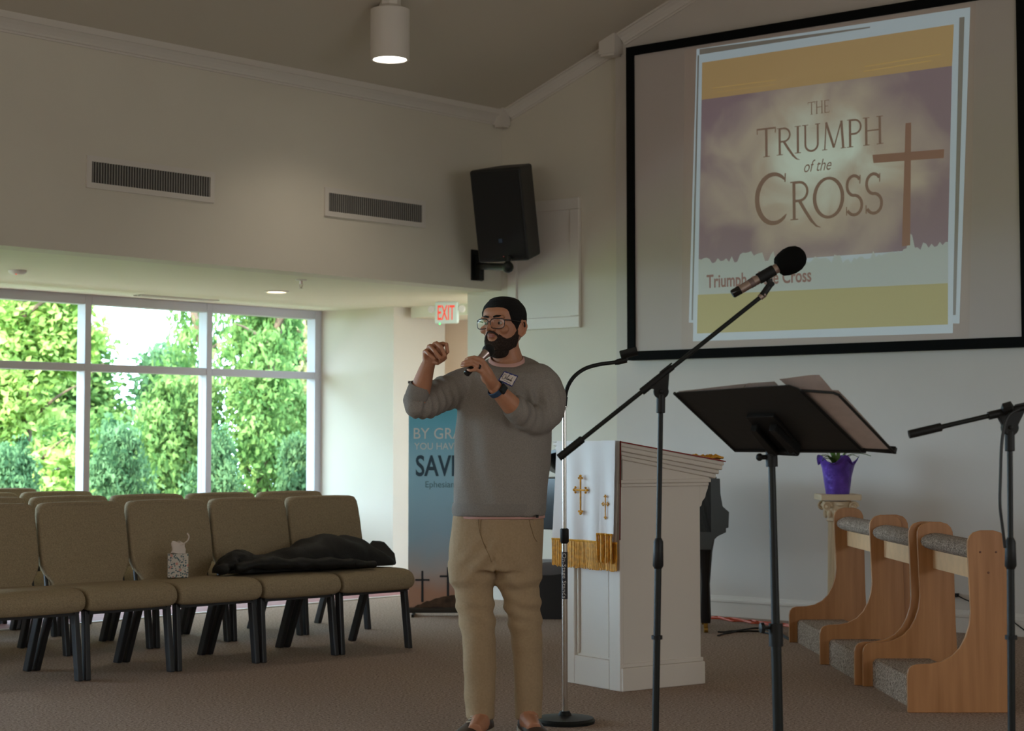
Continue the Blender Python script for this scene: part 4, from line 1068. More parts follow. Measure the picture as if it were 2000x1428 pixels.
for cx_, top_, bot_, hw_ in ((825, 1115, 1176, 14), (875, 1108, 1164, 16), (925, 1116, 1170, 14)):
    yy = top_ + 16
    for q in ([(cx_ - 2, top_), (cx_ + 2, top_), (cx_ + 2.4, bot_), (cx_ - 2.4, bot_)], [(cx_ - hw_, yy), (cx_ + hw_, yy), (cx_ + hw_, yy + 3.6), (cx_ - hw_, yy + 3.6)]):
        mb.poly([bp_(x, y, .0022) for x, y in q])
mb.build('printed_cross', mat('cross_print', (52, 56, 64), .7), sheet_)
mb = MB(); mb.span(bb0 + V((-.0, -.03, .02)), bx * bw, V((0, .06, 0)), UP * .035); mb.build('base', mat('banner_base', (70, 66, 62), .4, .5), t, bevel=.008)
for x in (.03, bw - .04): MB().span(bb0 + bx * x + V((0, -.14, 0)), bx * .015, V((0, .28, 0)), UP * .02).build('foot', M['black'], t)
MB().tube([bb0 + bx * bw / 2 + V((0, .03, .03)), bb0 + bx * bw / 2 + V((0, .03, zbt - .01))], .008, 10).build('support_pole', M['blackmetal'], t)
MB().tube([bb0 + UP * (zbt + .004) - bx * .005, bb0 + bx * (bw + .005) + UP * (zbt + .004)], .009, 10).build('top_rail', M['blackmetal'], t)
# ================================================================== rows of chairs
CA = math.radians(42.6)
cu = V((math.cos(CA), math.sin(CA), 0)); cv = V((-math.sin(CA), math.cos(CA), 0))   # along the row; backwards
CP = .53
def make_chair():
    t = thing('upholstered_chair', 'x', 'chair', (0, 0, 0), local=True, group='tan chairs in rows facing the lectern')
    W = .515
    # seat: deep cushion with a rolled front edge, built as a profile swept across
    prof = [(-.275, .335), (-.295, .36), (-.30, .39), (-.293, .42), (-.272, .445), (-.24, .458), (-.18, .462), (0, .457), (.16, .45), (.19, .44), (.195, .41), (.19, .375), (.10, .36), (-.16, .35), (-.22, .338)]
    mb = MB(); rg = []
    for x, s in ((-W / 2, .55), (-W / 2 + .006, .82), (-W / 2 + .022, .96), (-W / 2 + .06, 1.0), (0, 1.02), (W / 2 - .06, 1.0), (W / 2 - .022, .96), (W / 2 - .006, .82), (W / 2, .55)):
        c = (-.05, .405); rg.append([V((x, c[0] + (y - c[0]) * (.94 + .06 * s), c[1] + (z - c[1]) * s)) for y, z in prof])
    mb.rings(rg); mb.build('seat', M['fabric'], t, smooth=True, sub=1, angle=0)
    # backrest: tapered, rounded pad leaning back
    ol = [(-.205, .40), (-.207, .455), (-.238, .50), (-.256, .545), (-.260, .60), (-.260, .72), (-.256, .80), (-.250, .84), (-.236, .859), (-.21, .866), (-.12, .869), (0, .870)]
    ol = ol + [(-x, z) for x, z in ol[-2::-1]]
    cz = .63; mb = MB(); rg = []
    for y, s in ((-.036, .80), (-.034, .90), (-.022, .975), (.0, 1.0), (.016, .985), (.022, .93), (.022, .8)):
        ring = []
        for x, z in ol:
            xx, z2 = x * (1 - (1 - s) * .35), cz + (z - cz) * (1 - (1 - s) * .28)
            bow = -.010 * math.cos(x / .25 * 1.4) if y < 0 else 0
            ring.append(V((xx, .19 + y + bow + (z2 - .42) * .20, z2)))
        rg.append(ring)
    mb.rings(rg); mb.build('backrest', M['fabric'], t, smooth=True, angle=0)
    mb = MB()
    for sx in (-1, 1):
        mb.box(V((.225 * sx, -.03, .345)), (.025, .46, .022))
    mb.box(V((0, -.235, .335)), (.46, .025, .022)); mb.box(V((0, .17, .345)), (.46, .025, .022))
    mb.build('seat_frame', M['leg'], t)
    for sx in (-1, 1): MB().tube([V((.225 * sx, .19, .35)), V((.225 * sx, .215, .50)), V((.2 * sx, .245, .60))], .011, 8).build('back_post', M['leg'], t, smooth=True)
    for sx in (-1, 1):
        q = MB(); a = V((.235 * sx, -.215, .345)); b = V((.243 * sx, -.252, 0))
        q.hexa([b + V((x, y, 0)) for x, y in ((-.0145, -.022), (.0145, -.022), (.0145, .022), (-.0145, .022))] + [a + V((x, y, 0)) for x, y in ((-.0145, -.022), (.0145, -.022), (.0145, .022), (-.0145, .022))])
        q.build('leg', M['leg'], t, bevel=.006)
        q = MB(); a = V((.235 * sx, .13, .345)); b = V((.24 * sx, .275, 0))
        q.hexa([b + V((x, y, 0)) for x, y in ((-.0145, -.027), (.0145, -.027), (.0145, .027), (-.0145, .027))] + [a + V((x, y, 0)) for x, y in ((-.0145, -.027), (.0145, -.027), (.0145, .027), (-.0145, .027))])
        q.build('leg', M['leg'], t, bevel=.006)
    return t
ch0 = make_chair()
f5 = on_z(798, 1266, 0)                                  # front right foot of the end chair of the first row
org = f5 - cu * .243 + cv * .252
used = [False]
def chair(p, label):
    if not used[0]: o = ch0; used[0] = True
    else: o = copy_tree(ch0)
    o.location = p; o.rotation_euler = (0, 0, CA); o['label'] = label
    return o
lab1 = ['tan chair at the lectern end of the front row, under the black jacket',
        'front-row tan chair between the tissue-box chair and the row end',
        'front-row tan chair holding the tissue box on its seat',
        'front-row tan chair to the left of the one with the tissue box',
        'front-row tan chair cut off by the left edge of the photo']
front = []
for i in range(5): front.append(chair(org - cu * (CP * i), lab1[i]))
def row_end(px, py):                                     # back-top right corner at this pixel, height .86
    q = on_z(px, py, .862); q.z = 0
    return q - cu * .25 - cv * .285
names = ['end', 'second', 'third', 'fourth', 'fifth', 'sixth', 'seventh', 'eighth']
r2 = row_end(671, 961); 
def back_off(p): return (p - org).dot(cv)
def along(p): return (p - org).dot(cu)
ROWS = [('second', along(row_end(671, 961)), .98, 6), ('third', along(row_end(671, 961)) - 1.15, 1.93, 6), ('back', along(row_end(671, 961)) - 1.05, 2.86, 6)]
for nm, s0, off, n in ROWS:
    for i in range(n):
        p = org + cu * (s0 - CP * i) + cv * off
        chair(p, f'tan chair in the {nm} row, {names[i]} of that row counted from the lectern side' if i else f'tan chair at the lectern end of the {nm} row')

# ------------------------------------------------------------------ tissue box on the third chair
c3 = org - cu * (CP * 2)
zs = .462
pb_ = on_z(347, 1127, zs + .0)
t = thing('tissue_box', 'patterned cube tissue box with a tissue pulled up on a front-row chair', 'tissue box', pb_)
g = math.radians(12); bx_, by_ = V((math.cos(g), math.sin(g), 0)), V((-math.sin(g), math.cos(g), 0))
def pattern_mat():
    m = mat('tissue_pattern', (196, 190, 180), .6); n = m.node_tree.nodes; l = m.node_tree.links; b = n['Principled BSDF']
    tc = n.new('ShaderNodeTexCoord'); vo = n.new('ShaderNodeTexVoronoi'); vo.inputs['Scale'].default_value = 95
    l.new(tc.outputs['Object'], vo.inputs['Vector'])
    rp = n.new('ShaderNodeValToRGB'); e = rp.color_ramp.elements; e[0].position = .36; e[0].color = (*lin((74, 104, 112)), 1); e[1].position = .46; e[1].color = (*lin((206, 198, 188)), 1)
    v2 = n.new('ShaderNodeTexVoronoi'); v2.inputs['Scale'].default_value = 34; l.new(tc.outputs['Object'], v2.inputs['Vector'])
    r2_ = n.new('ShaderNodeValToRGB'); e = r2_.color_ramp.elements; e[0].position = .22; e[0].color = (1, 1, 1, 1); e[1].position = .3; e[1].color = (0, 0, 0, 1)
    mx = n.new('ShaderNodeMix'); mx.data_type = 'RGBA'; mx.inputs[7].default_value = (*lin((206, 150, 138)), 1)
    l.new(vo.outputs['Distance'], rp.inputs['Fac']); l.new(v2.outputs['Distance'], r2_.inputs['Fac']); l.new(r2_.outputs['Color'], mx.inputs[0]); l.new(rp.outputs['Color'], mx.inputs[6])
    l.new(mx.outputs[2], b.inputs['Base Color']); return m
MB().box(pb_ + UP * .0625, (.108, .108, .125), bx_, by_).build('box', pattern_mat(), t, bevel=.002)
mb = MB(); top_ = pb_ + UP * .125; rg = []
for z, a, b, ox in ((-.0, .040, .012, 0), (.02, .036, .014, .002), (.04, .034, .016, -.002), (.052, .035, .014, 0), (.062, .022, .008, -.008)):
    rg.append([top_ + bx_ * (math.cos(k) * a * (1 + .12 * math.sin(3 * k + z * 60)) + ox) + by_ * (math.sin(k) * b) + UP * (z + .006 * math.sin(2 * k)) for k in [2 * math.pi * i / 20 for i in range(20)]])
mb.rings(rg)
pth = smoothpath([top_ + bx_ * .01 + UP * .045, top_ + bx_ * .03 + UP * .052, top_ + bx_ * .05 + UP * .068, top_ + bx_ * .058 + UP * .09, top_ + bx_ * .048 + UP * .108], 4)
mb.tube(pth, [(.014 * (1 - i / len(pth)) + .002, .004) for i in range(len(pth))], 8)
mb.build('tissue', mat('tissue_paper', (226, 214, 206), .9), t, smooth=True)

# ------------------------------------------------------------------ black jacket lying over the end chairs
c5, c4 = org, org - cu * CP
def seat_pt(s, back, z): return org + cu * s + cv * back + UP * z
N_ = 46; mb = MB(); rg = []
# outline along the row: (s, half depth, height)
def interp(tb, s):
    for (a, *va), (b, *vb) in zip(tb, tb[1:]):
        if a <= s <= b:
            k = (s - a) / (b - a); k = k * k * (3 - 2 * k); return [x + (y - x) * k for x, y in zip(va, vb)]
    return tb[0][1:] if s < tb[0][0] else tb[-1][1:]
tb = [(-.92, .03, .03, .02), (-.87, .07, .075, .02), (-.78, .12, .105, .0), (-.70, .13, .095, .02), (-.55, .14, .085, .03), (-.42, .145, .12, .02), (-.28, .16, .165, .02), (-.16, .165, .185, .03), (.0, .16, .165, .03), (.08, .14, .14, .02), (.15, .13, .085, .0), (.20, .10, .06, -.02), (.235, .08, .05, -.03), (.27, .05, .03, -.04)]
for i in range(N_ + 1):
    s = -.92 + (.27 + .92) * i / N_
    hd, hh, oc = interp(tb, s)
    ring = []
    for k in range(28):
        a = 2 * math.pi * k / 28
        y = math.cos(a) * hd; z = math.sin(a)
        zz_ = hh * max(0, z) ** .8 if z > 0 else -.004
        p = seat_pt(s, -.02 + oc + y, .474 + zz_)
        nv = noise.noise(V((s * 7, y * 9, 3))) * .020 + noise.noise(V((s * 15, y * 22, 8))) * .012
        fold = .010 * math.sin(s * 22 + y * 26)
        if z > .05: p += UP * (nv + fold) * min(1, hh / .08)
        p -= cv * (noise.noise(V((s * 8, 5, 1))) * .03)
        ring.append(p)
    rg.append(ring)
mb.rings(rg)
jm = mat('jacket_black', (24, 24, 23), .62, bump=.25, bscale=160, spec=.4)
t = thing('jacket', 'black jacket lying crumpled across the last front-row chairs', 'jacket', seat_pt(-.3, 0, .466))
mb.build('body', jm, t, smooth=True, sub=1, angle=0)
# sleeve along the front and stiff collar at the end
def crumple(path, rad, nm):
    P_ = smoothpath(path, 7); mb = MB(); rg = []
    n = len(P_); 
    mb.tube(P_, [(rad[min(len(rad) - 1, int(i / n * len(rad)))] * (1 + .16 * math.sin(i * 1.1) + .15 * noise.noise(V((i * .5, 2, 1)))), rad[min(len(rad) - 1, int(i / n * len(rad)))] * (.62 + .1 * math.sin(i * .8))) for i in range(n)], 16)
    return mb.build(nm, jm, t, smooth=True, angle=0)
crumple([seat_pt(-.86, -.12, .50), seat_pt(-.72, -.16, .525), seat_pt(-.55, -.17, .515), seat_pt(-.40, -.18, .51), seat_pt(-.22, -.19, .505), seat_pt(-.08, -.20, .495), seat_pt(.02, -.21, .487)], [.04, .055, .05, .05, .048, .045, .035, .03], 'sleeve')
crumple([seat_pt(-.93, -.08, .49), seat_pt(-.86, -.05, .52), seat_pt(-.78, -.02, .555), seat_pt(-.68, .03, .535)], [.04, .06, .065, .055], 'cuff')
mb = MB(); a = [seat_pt(.10, -.10, .475), seat_pt(.255, -.13, .475), seat_pt(.30, -.06, .53), seat_pt(.285, .02, .595), seat_pt(.22, .02, .60), seat_pt(.12, .0, .52)]
mb.prism(a, cv * .045 + UP * .006); mb.build('collar', jm, t, bevel=.016, seg=3, smooth=True)

# ================================================================== outside
gz = -.35
w0 = WP - nL * .35
mb = MB(); mb.span(w0 + uL * 3 + UP * gz, -uL * 24, -nL * 2.2, UP * .05); struct(mb.build('bounce_strip_outside', mat('pale_bounce_strip', (186, 182, 172), .9, var=.06, scale=6)))  # pale strip added to bounce sunlight up to the low ceiling
mb = MB(); mb.span(w0 + uL * 25 + UP * (gz - .1), -uL * 70, -nL * 60, UP * .1)
o = mb.build('ground_outside', mat('grass_ground', (86, 104, 52), 1, var=.3, scale=2), None); struct(o)
LM = [leaf_mat('sunny_leaf', (104, 136, 58), (184, 206, 122)), leaf_mat('green_leaf', (70, 104, 54), (132, 162, 94)), leaf_mat('deep_leaf', (58, 90, 60), (108, 142, 100)), leaf_mat('twig_leaf', (126, 130, 84), (170, 160, 120))]  # sunlit and hazy tones are put into these leaf colours
BARK = mat('bark', (96, 78, 64), .95, var=.3, scale=9)
def crown_mesh(seed, n, blobs, leaf, clus=.22):
    r_ = random.Random(seed); vs = []; fs = []
    per = 14
    for _ in range(n // per):
        b = r_.choice(blobs)
        while True:
            d = V((r_.uniform(-1, 1), r_.uniform(-1, 1), r_.uniform(-1, 1)))
            if .2 < d.length <= 1: break
        d = d.normalized() * (.55 + .45 * r_.random() ** .5)
        c = V(b[0]) + V((d.x * b[1], d.y * b[1], d.z * b[2]))
        for _k in range(per):
            p = c + V((r_.gauss(0, clus), r_.gauss(0, clus), r_.gauss(0, clus * .7)))
            n_ = V((r_.gauss(0, 1), r_.gauss(0, 1), r_.gauss(.5, .8))).normalized()
            x = n_.orthogonal().normalized(); x = Matrix.Rotation(r_.uniform(0, 6.28), 3, n_) @ x; y = n_.cross(x)
            s = leaf * r_.uniform(.7, 1.3); k = len(vs)
            vs += [p - y * s, p + x * s * .55 + n_ * s * .12, p + y * s, p - x * s * .55 + n_ * s * .12]
            fs.append((k, k + 1, k + 2, k + 3))
    me = bpy.data.meshes.new('foliage'); me.from_pydata([tuple(v) for v in vs], [], fs); return me
def blobset(seed, z0, z1, n, top=.35):
    r_ = random.Random(seed); out = []
    for i in range(n):
        f = (i + .5) / n; z = z0 + (z1 - z0) * f; k = 1 - (1 - top) * max(0, (f - .45) / .55) ** 1.5
        for q in range(2):
            out.append(((r_.uniform(-.55, .55) * k, r_.uniform(-.5, .5) * k, z), k * r_.uniform(.32, .5), (z1 - z0) / n * r_.uniform(.7, 1.2)))
    return out
crowns = [crown_mesh(11, 24000, blobset(1, .1, 4.1, 7), .05, .10), crown_mesh(12, 17000, blobset(2, .3, 4.0, 6), .05, .10), crown_mesh(13, 11000, blobset(3, .1, 1.8, 4), .045, .08), crown_mesh(14, 3600, blobset(5, 2.0, 4.2, 5, .8), .055, .12)]
def tree(name, label, px, Y, kind, m, hw, sz=1.0, rz=0.0, trunk=True, group='trees outside the window'):
    p = at(px, HY, Y); p.z = gz
    t = thing(name, label, 'tree' if 'tree' in name else 'shrub', p, group=group)
    key = (kind, m.name)
    if key not in MESHES:
        me = crowns[kind].copy(); me.materials.append(m); MESHES[key] = me
    f = bpy.data.objects.new('foliage', MESHES[key]); C.objects.link(f); f.parent = t; f.scale = (hw, hw, sz); f.rotation_euler = (0, 0, rz); f['kind'] = 'stuff'; ABS[f] = p
    if trunk:
        mb = MB(); r_ = random.Random(int(px + Y * 10)); h = 4.4 * sz
        P_ = [p + V((r_.uniform(-.05, .05) * i, r_.uniform(-.05, .05) * i, h * i / 5)) for i in range(6)]
        mb.tube(smoothpath(P_, 3), [.10 * (1 - .8 * i / 16) for i in range(16)], 9)
        for k in range(9):
            b = P_[1 + k % 4] + UP * r_.uniform(-.1, .3); a = r_.uniform(0, 6.28); d = V((math.cos(a), math.sin(a), .6)) * r_.uniform(.5, .9) * hw
            mb.tube(arc(b, b + d * .5 + UP * .1, b + d, 5), [.03, .026, .02, .016, .012, .007], 6)
        mb.build('trunk', BARK, t, smooth=True)
    return t
MESHES = {}
S_, G_, D_, T_ = LM
tree('leafy_tree', 'bright sunlit tree filling the left window bay', 40, 19.6, 0, S_, 1.12, 1.0, .4)
tree('leafy_tree', 'sunlit tree beyond the far left edge of the window view', -370, 19.6, 0, S_, 1.1, 1.0, 1.9)
tree('leafy_tree', 'tree with hanging branches against the sky beside the second mullion', 395, 22.4, 3, G_, .55, 1.0, 4.0)
tree('leafy_tree', 'green tree behind the right window bay', 520, 20.2, 1, G_, .72, .95, .7)
tree('leafy_tree', 'pale twiggy tree at the right edge of the window', 625, 22.8, 3, T_, .62, .95, 1.2)
tree('leafy_tree', 'dim tall tree farther back behind the right bay', 590, 27.0, 0, D_, 1.25, 1.05, 2.2)
tree('leafy_tree', 'dim tree farther back behind the left bay', 90, 26.0, 0, G_, 1.45, 1.05, 3.3)
tree('leafy_tree', 'dim tree farther back beyond the left edge', -330, 26.0, 0, D_, 1.45, 1.05, 5.3)
shr = [(25, 17.5, D_, .5, .75, 'dark shrub low behind the left window bay'), (225, 17.5, D_, .5, .85, 'bluish green shrub at the left of the middle window bay'), (352, 19.6, G_, .78, 1.15, 'tall green shrub in the middle window bay below the open sky'),
       (430, 17.5, D_, .5, .8, 'deep green shrub just right of the second mullion'), (600, 17.3, D_, .45, .8, 'deep green shrub low at the right window jamb'), (330, 26, D_, 1.2, 1.45, 'large dim shrub far back in the gap below the open sky')]
for i, (px, Y, m, hw, sz, lb_) in enumerate(shr):
    tree('leafy_shrub', lb_, px, Y, 2, m, hw, sz, i * 1.3, trunk=False, group='shrubs outside the window')
# ================================================================== the man
YM = 7.35
def mp(px, py, d=0.0): return at(px, py, YM + d)
def evald(o, name):
    dg = bpy.context.evaluated_depsgraph_get(); dg.update()
    me = bpy.data.meshes.new_from_object(o.evaluated_get(dg)); me.name = name; return me
def fuse(mb, name, m, parent, voxel, smooth_it=4, fac=.5, disp=None, root=False):
    """several closed shapes grown together into one continuous surface"""
    o = mb.build(name, m, parent, origin=None) if not root else mb.build(name, m, None, origin=PB0)
    r = o.modifiers.new('r', 'REMESH'); r.mode = 'VOXEL'; r.voxel_size = voxel; r.use_smooth_shade = True
    if smooth_it:
        s = o.modifiers.new('s', 'SMOOTH'); s.factor = fac; s.iterations = smooth_it
    bpy.context.view_layer.update()
    me = evald(o, name); o.modifiers.clear(); old = o.data; o.data = me; bpy.data.meshes.remove(old)
    if disp:
        base = ABS[o]
        ns = [v.normal.copy() for v in me.vertices]
        for v, n in zip(me.vertices, ns):
            v.co = disp(v.co + base, n) - base
    for p in me.polygons: p.use_smooth = True
    return o
PB0 = at(975, 1425, YM); PB0.z = 0

# ---- head frame
HYAW = math.radians(33)
hf = V((-math.sin(HYAW), -math.cos(HYAW), 0.02)).normalized(); hl = V((math.cos(HYAW), -math.sin(HYAW), 0)); hu = hl.cross(hf) * -1
hu = hu if hu.z > 0 else -hu
HO = mp(984, 634, 0.0)                                   # eye level, middle of the skull
HT = [(-.124, .020, .062, -.030), (-.116, .034, .074, -.015), (-.104, .046, .082, .0), (-.088, .056, .087, .025), (-.066, .064, .090, .055), (-.042, .070, .091, .078), (-.018, .074, .091, .090), (.0, .076, .092, .097), (.022, .078, .094, .101), (.048, .077, .091, .100), (.072, .070, .080, .092), (.090, .058, .064, .076), (.102, .042, .044, .056), (.109, .020, .018, .028)]
def hrow(z):
    if z <= HT[0][0]: return HT[0][1:]
    for a, b in zip(HT, HT[1:]):
        if a[0] <= z <= b[0]:
            k = (z - a[0]) / (b[0] - a[0]); return [x + (y - x) * k for x, y in zip(a[1:], b[1:])]
    return HT[-1][1:]
def hpt(th, z, off=0.0):                                 # th 0 = front, + = his left
    w_, fr, bk = hrow(z); c, s = math.cos(th), math.sin(th); e = 2.25
    q = (abs(c) ** e + abs(s) ** e) ** (-1 / e)
    lx = s * q * w_; fx = c * q
    mid = 0.0
    f_ = fx * (fr if fx > 0 else bk)
    v = V((lx, f_, 0)); r = v.length or 1
    v *= (r + off) / r
    return HO + hl * v.x + hf * v.y + hu * (z)
def H(l, f, z): return HO + hl * l + hf * f + hu * z
HR = Matrix((hl, hf, hu)).transposed()

body = MB()
body.rings([[hpt(2 * math.pi * k / 32, z) for k in range(32)] for z, *_ in HT])
# face forms
body.tube([H(0, .088, .018), H(0, .097, .0), H(0, .108, -.018), H(0, .113, -.026)], [.0085, .009, .011, .0118], 12)      # nose
for s in (-1, 1):
    body.ball(H(.0135 * s, .100, -.028), (.0085, .010, .0075), 10, 6, HR)
    body.ball(H(.034 * s, .084, .022), (.026, .010, .0075), 12, 6, HR)           # brow ridge
    body.ball(H(.045 * s, .071, -.026), (.025, .016, .018), 12, 8, HR)           # cheek
    body.ball(H(.0325 * s, .0775, .0075), (.0165, .0115, .007), 12, 6, HR)       # upper lid
    body.ball(H(.0325 * s, .0775, -.0095), (.0155, .0105, .006), 12, 6, HR)      # lower lid
    # ear
    ec = H(.0775 * s, -.012, -.018)
    body.ball(ec, (.007, .020, .034), 12, 8, HR); 
    body.tube([H(.076 * s, .004, -.040), H(.086 * s, -.002, -.052), H(.090 * s, -.018, -.038), H(.093 * s, -.030, -.008), H(.090 * s, -.022, .014), H(.080 * s, -.002, .010)], .0052, 8)
body.ball(H(0, .0935, -.0475), (.021, .0085, .005), 12, 6, HR)                   # upper lip
body.ball(H(0, .0925, -.0575), (.018, .0085, .0058), 12, 6, HR)                    # lower lip
body.ball(H(0, .080, -.100), (.022, .014, .016), 12, 6, HR)                      # chin
# neck and trunk
nk = [H(0, -.005, -.07), H(0, -.012, -.10), mp(992, 702, .02), mp(990, 722, .02)]
body.tube(nk, [.058, .058, .062, .075], 20)
def ring_px(y, xl, xr, hd, d=0.0, tilt=0.0, n=36, e=2.3):
    a, b = mp(xl, y, d), mp(xr, y, d); c = (a + b) / 2; rx = (b - a).length / 2; out = []
    for k in range(n):
        t = 2 * math.pi * k / n; cc, ss = math.cos(t), math.sin(t); q = (abs(cc) ** e + abs(ss) ** e) ** (-1 / e)
        out.append(c + V((cc * q * rx, ss * q * hd, ss * q * tilt)))
    return out
TR = [(704, 957, 1025, .070, .016, .030), (708, 943, 1046, .084, .014, .024), (718, 924, 1062, .098, .010, .012), (730, 908, 1076, .108, .006, 0), (745, 899, 1083, .118, .0), (775, 893, 1082, .128, -.004), (810, 891, 1080, .134, -.006), (860, 889, 1078, .138, -.010), (910, 888, 1074, .142, -.014), (955, 887, 1069, .142, -.016), (985, 886, 1066, .138, -.014), (1006, 885, 1063, .134, -.010)]
def shrink(r, k): return [(y, xl + k, xr - k, hd - k / 476, d, *q) for y, xl, xr, hd, d, *q in r]
body.rings([ring_px(*x) for x in shrink(TR, 7)])
HIPS = [(996, 886, 1060, .125, -.005), (1020, 883, 1061, .130, -.002), (1055, 880, 1060, .136, .004), (1090, 878, 1059, .136, .006), (1112, 880, 1058, .125, .006)]
body.rings([ring_px(*x) for x in shrink(HIPS, 14)])
LEG = {'r': [(1095, 922, 46, .0), (1135, 924, 47, -.01), (1180, 928, 38, -.02), (1215, 932, 35, -.022), (1260, 936, 33, -.012), (1308, 938, 32.5, .0), (1360, 938, 30, .012), (1404, 938, 27.5, .015)],
       'l': [(1095, 1013, 47, .0), (1135, 1014, 47, -.004), (1180, 1021, 37, -.008), (1215, 1026, 33, -.006), (1260, 1029, 30, .005), (1308, 1031, 28.5, .016), (1360, 1032, 28, .03), (1404, 1033, 26.5, .035)]}
for k in LEG:
    body.tube([mp(x, y, d) for y, x, r, d in LEG[k]], [(r - 13) / 476 for y, x, r, d in LEG[k]], 18)
# arms (px, py, depth, radius m)
RA = [(922, 742, .0, .062), (880, 768, -.05, .056), (835, 790, -.11, .047), (812, 792, -.14, .044)]
RF = [(812, 792, -.14, .043), (819, 770, -.155, .042), (826, 745, -.175, .038), (833, 722, -.19, .031), (838, 708, -.20, .027)]
LA = [(1060, 748, .0, .066), (1072, 785, -.03, .060), (1054, 822, -.09, .052), (1044, 826, -.11, .048)]
LFo = [(1044, 826, -.11, .046), (1020, 808, -.17, .043), (997, 790, -.215, .040), (978, 769, -.25, .033), (964, 754, -.272, .028)]
for A in (RA, RF, LA, LFo): body.tube([mp(a, b, c) for a, b, c, r in A], [r for *_, r in A], 18)
# right hand: a loose fist held up, knuckles on top, fingers curling towards the viewer
def finger(pts, r): body.tube([mp(a, b, c) for a, b, c in pts], r, 12); body.ball(mp(*pts[-1]), r[-1] * 1.02, 10, 8); body.ball(mp(*pts[1]), r[1] * 1.03, 10, 8)
wr_ = (838, 710, -.20)
KN = [(831, 685, -.226), (840, 675, -.232), (852, 670, -.232), (864, 671, -.226)]            # pinky .. index
for k in KN: body.tube([mp(*wr_), mp((wr_[0] + k[0]) / 2, (wr_[1] + k[1]) / 2 , -.206), mp(*k)], [.0255, .020, .0125], 14)
body.ball(mp(846, 694, -.212), (.032, .018, .034), 14, 10)
finger([KN[0], (838, 692, -.262), (849, 701, -.268), (853, 705, -.250)], [0.00860, 0.00791, 0.00722, 0.00654])
finger([KN[1], (849, 686, -.276), (860, 700, -.278), (861, 706, -.258)], [0.00929, 0.00860, 0.00791, 0.00705])
finger([KN[2], (862, 679, -.278), (869, 695, -.276), (866, 703, -.256)], [0.00946, 0.00877, 0.00808, 0.00722])
finger([KN[3], (872, 673, -.264), (874, 688, -.262), (868, 694, -.246)], [0.00929, 0.00860, 0.00791, 0.00705])
finger([(843, 706, -.205), (855, 708, -.228), (864, 703, -.246), (870, 699, -.254)], [0.01247, 0.01075, 0.00929, 0.00791])   # thumb
body.ball(mp(859, 689, -.246), (.024, .014, .026), 12, 8)
# left hand wrapped round the microphone
wl_ = (963, 753, -.274)
m0, m1 = mp(911, 730, -.335), mp(953, 686, -.265)          # microphone axis, tail to ball
KL = [(939, 702, -.335), (936, 710, -.343), (938, 719, -.344), (943, 728, -.338)]             # index .. pinky
for k in KL: body.tube([mp(*wl_), mp((wl_[0] + k[0]) / 2 + 1, (wl_[1] + k[1]) / 2, -.312), mp(*k)], [.026, .021, .0125], 14)
body.ball(mp(951, 733, -.306), (.026, .018, .036), 14, 10)
finger([KL[0], (926, 698, -.349), (915, 700, -.340), (910, 703, -.322)], [0.00929, 0.00860, 0.00774, 0.00688])
finger([KL[1], (922, 704, -.360), (909, 707, -.352), (904, 709, -.334)], [0.00946, 0.00877, 0.00791, 0.00705])
finger([KL[2], (923, 711, -.364), (908, 714, -.357), (902, 714, -.340)], [0.00912, 0.00843, 0.00757, 0.00688])
finger([KL[3], (930, 722, -.362), (919, 724, -.360), (914, 722, -.346)], [0.00843, 0.00757, 0.00688, 0.00619])
finger([(948, 722, -.288), (938, 712, -.276), (930, 704, -.274), (924, 700, -.280)], [0.01204, 0.01032, 0.00903, 0.00774])    # thumb behind
# feet inside the shoes
for k, sx in (('r', -1), ('l', 1)):
    y, x, r, d = LEG[k][-1]; a = mp(x, y, d); a.z = .09
    body.tube([a, V((a.x, a.y - .05, .05)), V((a.x + sx * .02, a.y - .15, .035))], [.04, .04, .03], 12)

def gauss(p, c, r): 
    d = (p - c).length_squared; return math.exp(-d / (2 * r * r))
sock = [H(.0325 * s, .092, .001) for s in (-1, 1)]
def face_disp(p, n):
    if (p - HO).length > .2: return p
    q = p.copy()
    for c in sock: q -= hf * .0055 * gauss(p, c + hf * .002, .011)
    q -= hf * .0022 * gauss(p, H(0, .102, -.0525), .004)
    q -= hf * .002 * gauss(p, H(0, .10, -.038), .004)
    for s in (-1, 1): q -= hf * .0025 * gauss(p, H(.028 * s, .093, -.040), .008)
    return q
def skin_mat():
    m = mat('skin', (176, 122, 92), .5, var=.05, scale=30, bump=.08, bscale=350); n = m.node_tree.nodes; l = m.node_tree.links; b = n['Principled BSDF']
    b.inputs['Subsurface Weight'].default_value = .08; b.inputs['Subsurface Scale'].default_value = .01; b.inputs['Subsurface Radius'].default_value = (1, .4, .25)
    # lips
    src = b.inputs['Base Color'].links[0].from_socket
    tc = n.new('ShaderNodeTexCoord'); vm = n.new('ShaderNodeVectorMath'); vm.operation = 'DISTANCE'
    c = H(0, .100, -.0525) - PB0; mpn = n.new('ShaderNodeMapping'); mpn.inputs['Scale'].default_value = (1, 1, 2.0)
    l.new(tc.outputs['Object'], mpn.inputs[0]); l.new(mpn.outputs[0], vm.inputs[0]); vm.inputs[1].default_value = (c.x, c.y, c.z * 2.0)
    rp = n.new('ShaderNodeValToRGB'); e = rp.color_ramp.elements; e[0].position = .016; e[0].color = (1, 1, 1, 1); e[1].position = .022; e[1].color = (0, 0, 0, 1)
    mx = n.new('ShaderNodeMix'); mx.data_type = 'RGBA'; mx.inputs[7].default_value = (*lin((146, 88, 74)), 1)
    l.new(vm.outputs['Value'], rp.inputs['Fac']); l.new(rp.outputs['Color'], mx.inputs[0]); l.new(src, mx.inputs[6]); l.new(mx.outputs[2], b.inputs['Base Color'])
    return m
M['skin'] = skin_mat()
